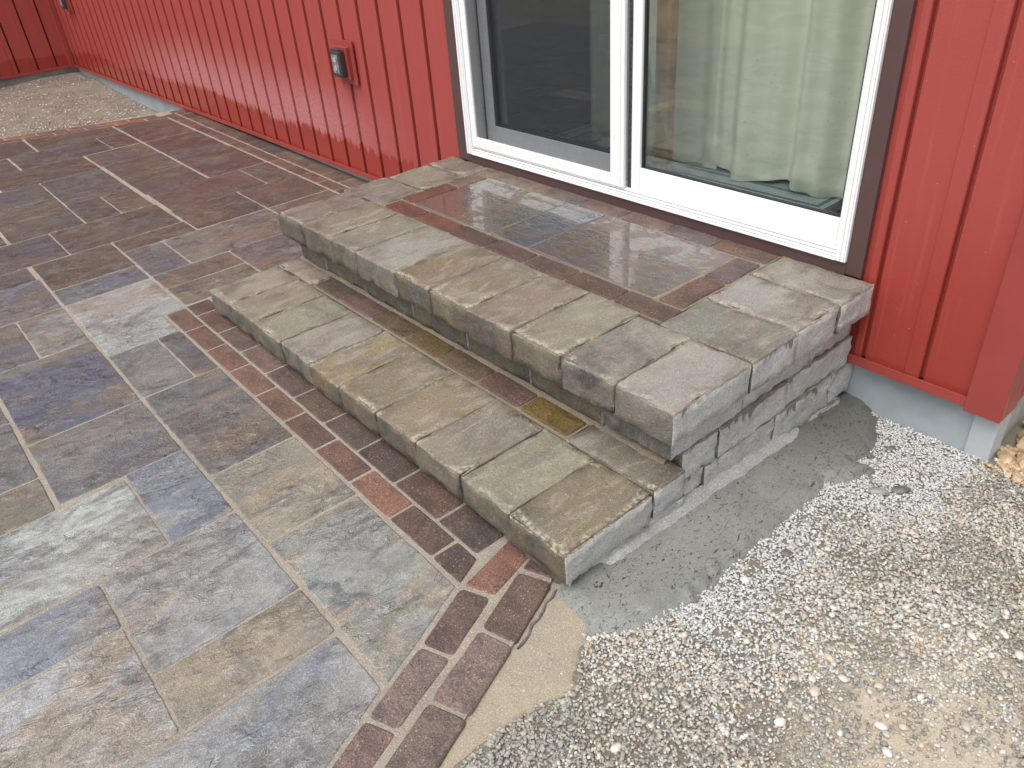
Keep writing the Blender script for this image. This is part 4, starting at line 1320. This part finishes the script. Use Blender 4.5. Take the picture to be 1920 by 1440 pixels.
# fine ribs on the face of the jambs
bars("door_frame", [(1.8075, 1.8155, -0.034, -0.0305, 0.374, 2.41), (1.8195, 1.8275, -0.0335, -0.0305, 0.374, 2.41), (0.006, 0.016, -0.034, -0.0305, 0.374, 2.41), (0.020, 0.034, -0.0335, -0.0305, 0.374, 2.41)], M_WHITE, door, bev=0.0008)
# insect screen on the left
bars("screen_frame", [(0.0425, 0.0760, -0.026, -0.012, 0.4100, 2.365), (0.880, 0.946, -0.026, -0.012, 0.4100, 2.365), (0.0765, 0.8795, -0.0255, -0.0125, 0.4100, 0.4530), (0.0765, 0.8795, -0.0255, -0.0125, 2.32, 2.365)], M_WHITE, door, bev=0.0015)
bars("screen_frame", [(0.925, 0.931, -0.0295, -0.0262, 0.412, 2.36)], M_WHITE, door, bev=0.0008)
bars("screen_latch", [(0.896, 0.903, -0.0290, -0.0262, 0.585, 0.605), (0.046, 0.051, -0.0290, -0.0262, 0.60, 0.62)], M_WHITE, door, bev=0.0008)
ms = bpy.data.materials.new("insect_screen_mesh"); ms.use_nodes = True
nt = ms.node_tree; nt.nodes.clear(); g = NT(nt)
out = g.n("ShaderNodeOutputMaterial"); tr = g.n("ShaderNodeBsdfTransparent"); df = g.n("ShaderNodeBsdfDiffuse")
df.inputs[0].default_value = (0.035, 0.038, 0.050, 1)
mx = g.n("ShaderNodeMixShader")
vv = g.coords(scale=(1, 1, 1), rnd=False)
wv = g.noise(g.coords(scale=(60, 1, 9), rnd=False), 1.0, 3, 0.6)
wh = g.noise(g.coords(scale=(9, 1, 60), rnd=False), 1.0, 3, 0.6)
f = g.math('ADD', 0.34, g.math('MULTIPLY', g.math('ADD', wv, wh), 0.12))
g.put(mx.inputs[0], f)
nt.links.new(tr.outputs[0], mx.inputs[1]); nt.links.new(df.outputs[0], mx.inputs[2]); nt.links.new(mx.outputs[0], out.inputs["Surface"])
mesh_obj("screen_mesh", [(0.0755, -0.019, 0.4525), (0.8805, -0.019, 0.4525), (0.8805, -0.019, 2.321), (0.0755, -0.019, 2.321)], [(0, 1, 2, 3)], ms, door)
# left leaf behind the screen
M_OFFW = mat_plain("grey_white_vinyl", (0.60, 0.61, 0.63), 0.4, 0.5)
bars("door_leaf", [(0.062, 0.118, 0.050, 0.085, 0.4100, 2.36), (0.885, 0.955, 0.050, 0.085, 0.4100, 2.36), (0.1185, 0.8845, 0.0505, 0.0845, 0.4100, 0.492), (0.1185, 0.8845, 0.0505, 0.0845, 2.29, 2.36)], M_OFFW, door, bev=0.003)
bars("glazing_bead", [(0.1185, 0.130, 0.054, 0.0735, 0.4925, 2.28), (0.130, 0.884, 0.054, 0.0735, 0.4925, 0.500)], mat_plain("dark_gasket", (0.035, 0.04, 0.045), 0.4), door)
boxes("weather_strip", [(0.0455, 0.060, 0.056, 0.080, 0.4100, 2.36)], mat_plain("brown_pile_strip", (0.14, 0.11, 0.085), 0.95, bump=0.8, bscale=300, vary=0.3, vscale=60), door)
boxes("glass_pane", [(0.119, 0.884, 0.062, 0.066, 0.4925, 2.289)], M_GLASS, door)
# right leaf
bars("door_leaf", [(0.9685, 1.0090, -0.010, 0.030, 0.4090, 2.365), (1.7840, 1.8000, -0.010, 0.030, 0.4090, 2.365), (1.0095, 1.7835, -0.0095, 0.0295, 0.4090, 0.4915), (1.0095, 1.7835, -0.0095, 0.0295, 2.30, 2.365)], M_WHITE, door, bev=0.003)
bars("glazing_bead", [(1.0095, 1.0165, 0.0, 0.014, 0.492, 2.295), (1.7765, 1.7835, 0.0, 0.014, 0.492, 2.295), (1.0165, 1.7765, 0.0, 0.014, 0.492, 0.4965)], mat_plain("black_gasket", (0.02, 0.022, 0.024), 0.35), door)
boxes("weather_strip", [(0.9475, 0.9675, -0.004, 0.018, 0.4090, 2.365)], mat_plain("dark_pile_strip", (0.05, 0.052, 0.06), 0.95, bump=1.0, bscale=260, vary=0.5, vscale=120), door)
boxes("glass_pane", [(1.0100, 1.7830, 0.004, 0.008, 0.4922, 2.299)], M_GLASS, door)
# rain drops on the right pane
md, nt, b = new_mat("water_drop")
b.inputs["Base Color"].default_value = (0.30, 0.33, 0.31, 1); b.inputs["Roughness"].default_value = 0.05; b.inputs["IOR"].default_value = 1.33
b.inputs["Alpha"].default_value = 0.55
dr = []
drs = []
for _ in range(700):
    x = 1.02 + 0.74 * RNG.random(); z = 0.50 + 0.42 * (RNG.random() ** 1.3)
    f_ = 0.5 + 0.5 * noise.noise(Vector((x * 6, z * 6, 3)))
    if RNG.random() > f_ * f_ * 1.4: continue
    dr.append((x, 0.0035, z)); drs.append(RNG.uniform(0.0005, 0.0013))
dobj = stones_mesh("water_droplets", np.array(dr) - np.array([0.9, 0, 0.37]), np.array(drs), [md], door, flat=(0.8, 1.1), rough=0.1, smooth=True)
tag(dobj, kind='stuff')

# ------------------------------------------------------------------ inside the room
MW = mat_plain("room_wall_paint", (0.16, 0.14, 0.14), 0.8)
room = boxes("interior_wall", [(-1.2, -1.1, 0.2, 3.2, 0.40, 2.6), (2.15, 2.19, 0.2, 3.2, 0.40, 2.6), (-1.1, 2.15, 3.1, 3.2, 0.40, 2.6), (-1.2, -0.045, 0.145, 0.2, 0.40, 2.6), (1.865, 2.19, 0.145, 0.2, 0.40, 2.6)], MW)
tag(room, kind='structure')
fl = boxes("interior_floor", [(-1.2, 2.19, 0.142, 3.2, 0.30, 0.405)], mat_plain("dark_wood_floor", (0.07, 0.045, 0.032), 0.4, vary=0.3, vscale=9))
tag(fl, kind='structure')
ce = boxes("interior_ceiling", [(-1.2, 2.19, 0.145, 3.2, 2.601, 2.65)], MW)
tag(ce, kind='structure')
wst = boxes("wood_casing", [(0.978, 1.040, 0.098, 0.135, 0.409, 2.38)], mat_plain("raw_pine", (0.36, 0.20, 0.10), 0.6, vary=0.3, vscale=14))
tag(wst, "raw brown wood strip standing upright behind the left edge of the right-hand glass", "wood strip")


def mat_cloth(name, col):
    m, nt, b = new_mat(name); g = NT(nt); v = g.coords(rnd=False)
    wr = g.noise(g.coords(scale=(1, 1, 3.5), rnd=False, rot=(0, rad(12), 0)), 7, 5, 0.6, 0.8)
    c = g.mix(g.step(wr, 0.4, 0.62), tuple(0.95 * t for t in col), tuple(1.03 * t for t in col))
    g.put(b.inputs["Base Color"], c)
    b.inputs["Roughness"].default_value = 0.75
    b.inputs["Sheen Weight"].default_value = 0.15
    g.put(b.inputs["Normal"], g.bump(wr, 0.35, 0.006, g.bump(g.noise(v, 500, 2), 0.1, 0.001)))
    return m


M_CURT = mat_cloth("sage_curtain_cloth", (0.75, 0.735, 0.63))


def curtain(name, x0, x1, y0, folds, zb_f, label, depth=0.03, seed=1, lean=0.0):
    nx, nz = 150, 60
    verts, faces = [], []
    for j in range(nz):
        t = j / (nz - 1)
        for i in range(nx):
            s = i / (nx - 1)
            x = x0 + (x1 - x0) * s
            zb_ = zb_f(x)
            z = zb_ + (2.42 - zb_) * (t ** 1.8)
            ph = folds * 2 * math.pi * s + 0.8 * noise.noise(Vector((s * 3, z * 0.5, seed)))
            amp = depth * (0.75 + 0.5 * noise.noise(Vector((s * 5, 0.4, seed))))
            y_ = y0 + amp * (0.7 * math.sin(ph) + 0.3 * math.sin(2.3 * ph + 1)) + lean * max(0, 0.75 - z)
            low = max(0, 1 - (z - zb_) / 0.22)
            y_ += 0.022 * low * noise.noise(Vector((x * 9, z * 12, seed + 2)))
            x_ = x + 0.012 * low * noise.noise(Vector((x * 7, z * 9, seed + 5)))
            verts.append((x_, y_, z))
    for j in range(nz - 1):
        for i in range(nx - 1):
            faces.append((j * nx + i, j * nx + i + 1, (j + 1) * nx + i + 1, (j + 1) * nx + i))
    o = mesh_obj(name, verts, faces, M_CURT, None, smooth=True)
    sm = o.modifiers.new("thickness", 'SOLIDIFY'); sm.thickness = 0.0015
    tag(o, label, "curtain", "sage green curtains inside the door")
    return o


curtain("curtain", 1.075, 1.93, 0.292, 3.6, lambda x: 0.428 + 0.009 * math.sin(x * 19), "wide sage green curtain filling most of the right-hand door glass", seed=3, depth=0.055)
curtain("curtain", 0.43, 1.10, 0.330, 2.6, lambda x: 0.421 + 0.004 * math.sin(x * 11), "narrow sage green curtain hanging behind the door's middle post", seed=8, depth=0.035)

# rug
mr, nt, b = new_mat("striped_rug"); g = NT(nt); v = g.coords(rnd=False)
sp = g.n("ShaderNodeSeparateXYZ"); g.put(sp.inputs[0], v)
dx = g.math('MINIMUM', g.math('SUBTRACT', sp.outputs[0], 0.20), g.math('SUBTRACT', 1.655, sp.outputs[0]))
dy = g.math('SUBTRACT', sp.outputs[1], 0.150)
dd_ = g.math('MINIMUM', dx, dy)
st = g.ramp(g.math('MULTIPLY', dd_, 2.0), [(0.0, (0.065, 0.085, 0.13)), (0.085, (0.42, 0.50, 0.53)), (0.125, (0.10, 0.15, 0.20)), (0.155, (0.42, 0.50, 0.53)), (0.26, (0.12, 0.19, 0.25)), (0.30, (0.40, 0.48, 0.50)), (0.5, (0.20, 0.28, 0.33)), (0.56, (0.42, 0.50, 0.53))], 'CONSTANT')
fz = g.noise(v, 170, 3, 0.8)
g.put(b.inputs["Base Color"], g.mix(g.step(fz, 0.4, 0.62), g.mix(1.0, st, (0.72, 0.72, 0.72), 'MULTIPLY'), st))
b.inputs["Roughness"].default_value = 0.95
g.put(b.inputs["Normal"], g.bump(fz, 0.8, 0.004))
rug = boxes("rug", [(0.20, 1.655, 0.150, 0.95, 0.4055, 0.417)], mr, None, bev=0.004)
tag(rug, "blue and pale grey striped rug on the floor just inside the glass door", "rug")

# ------------------------------------------------------------------ wall outlets
M_DKG = mat_plain("dark_grey_cover", (0.055, 0.048, 0.055), 0.35, 0.5)
M_CLR = mat_plain("smoky_cover_face", (0.22, 0.22, 0.24), 0.18, 0.6, vary=0.5, vscale=50)


def outlet(cx, cz, label, s=1.0):
    t = empty("outdoor_outlet", (cx, 0.0, cz))
    tag(t, label, "outlet", "covered outlets on the red wall")
    boxes("mounting_block", [(cx - 0.098, cx + 0.098, -0.017, -0.009, cz - 0.107, cz + 0.107), (cx - 0.066, cx + 0.066, -0.036, -0.0165, cz - 0.078, cz + 0.078)], M_REDTRIM, t, bev=0.002)
    boxes("cover", [(cx - 0.044, cx + 0.044, -0.072, -0.0365, cz - 0.066, cz + 0.066)], M_DKG, t, bev=0.009)
    boxes("cover_window", [(cx - 0.030, cx + 0.030, -0.0745, -0.0722, cz - 0.045, cz + 0.045)], M_CLR, t, bev=0.001)
    boxes("hinge", [(cx - 0.040, cx + 0.040, -0.070, -0.050, cz + 0.0662, cz + 0.0715)], M_DKG, t, bev=0.001)
    boxes("socket", [(cx - 0.014, cx + 0.014, -0.0765, -0.0747, cz + 0.010, cz + 0.030), (cx - 0.014, cx + 0.014, -0.0765, -0.0747, cz - 0.030, cz - 0.010)], M_PALE_P, t, bev=0.0006)
    return t


M_PALE_P = mat_plain("pale_socket", (0.40, 0.39, 0.38), 0.4)
outlet(-1.006, 0.662, "dark covered outlet on a red block, on the siding just left of the door")
outlet(-6.28, 0.72, "dark covered outlet at the far end of the red wall near the inside corner")
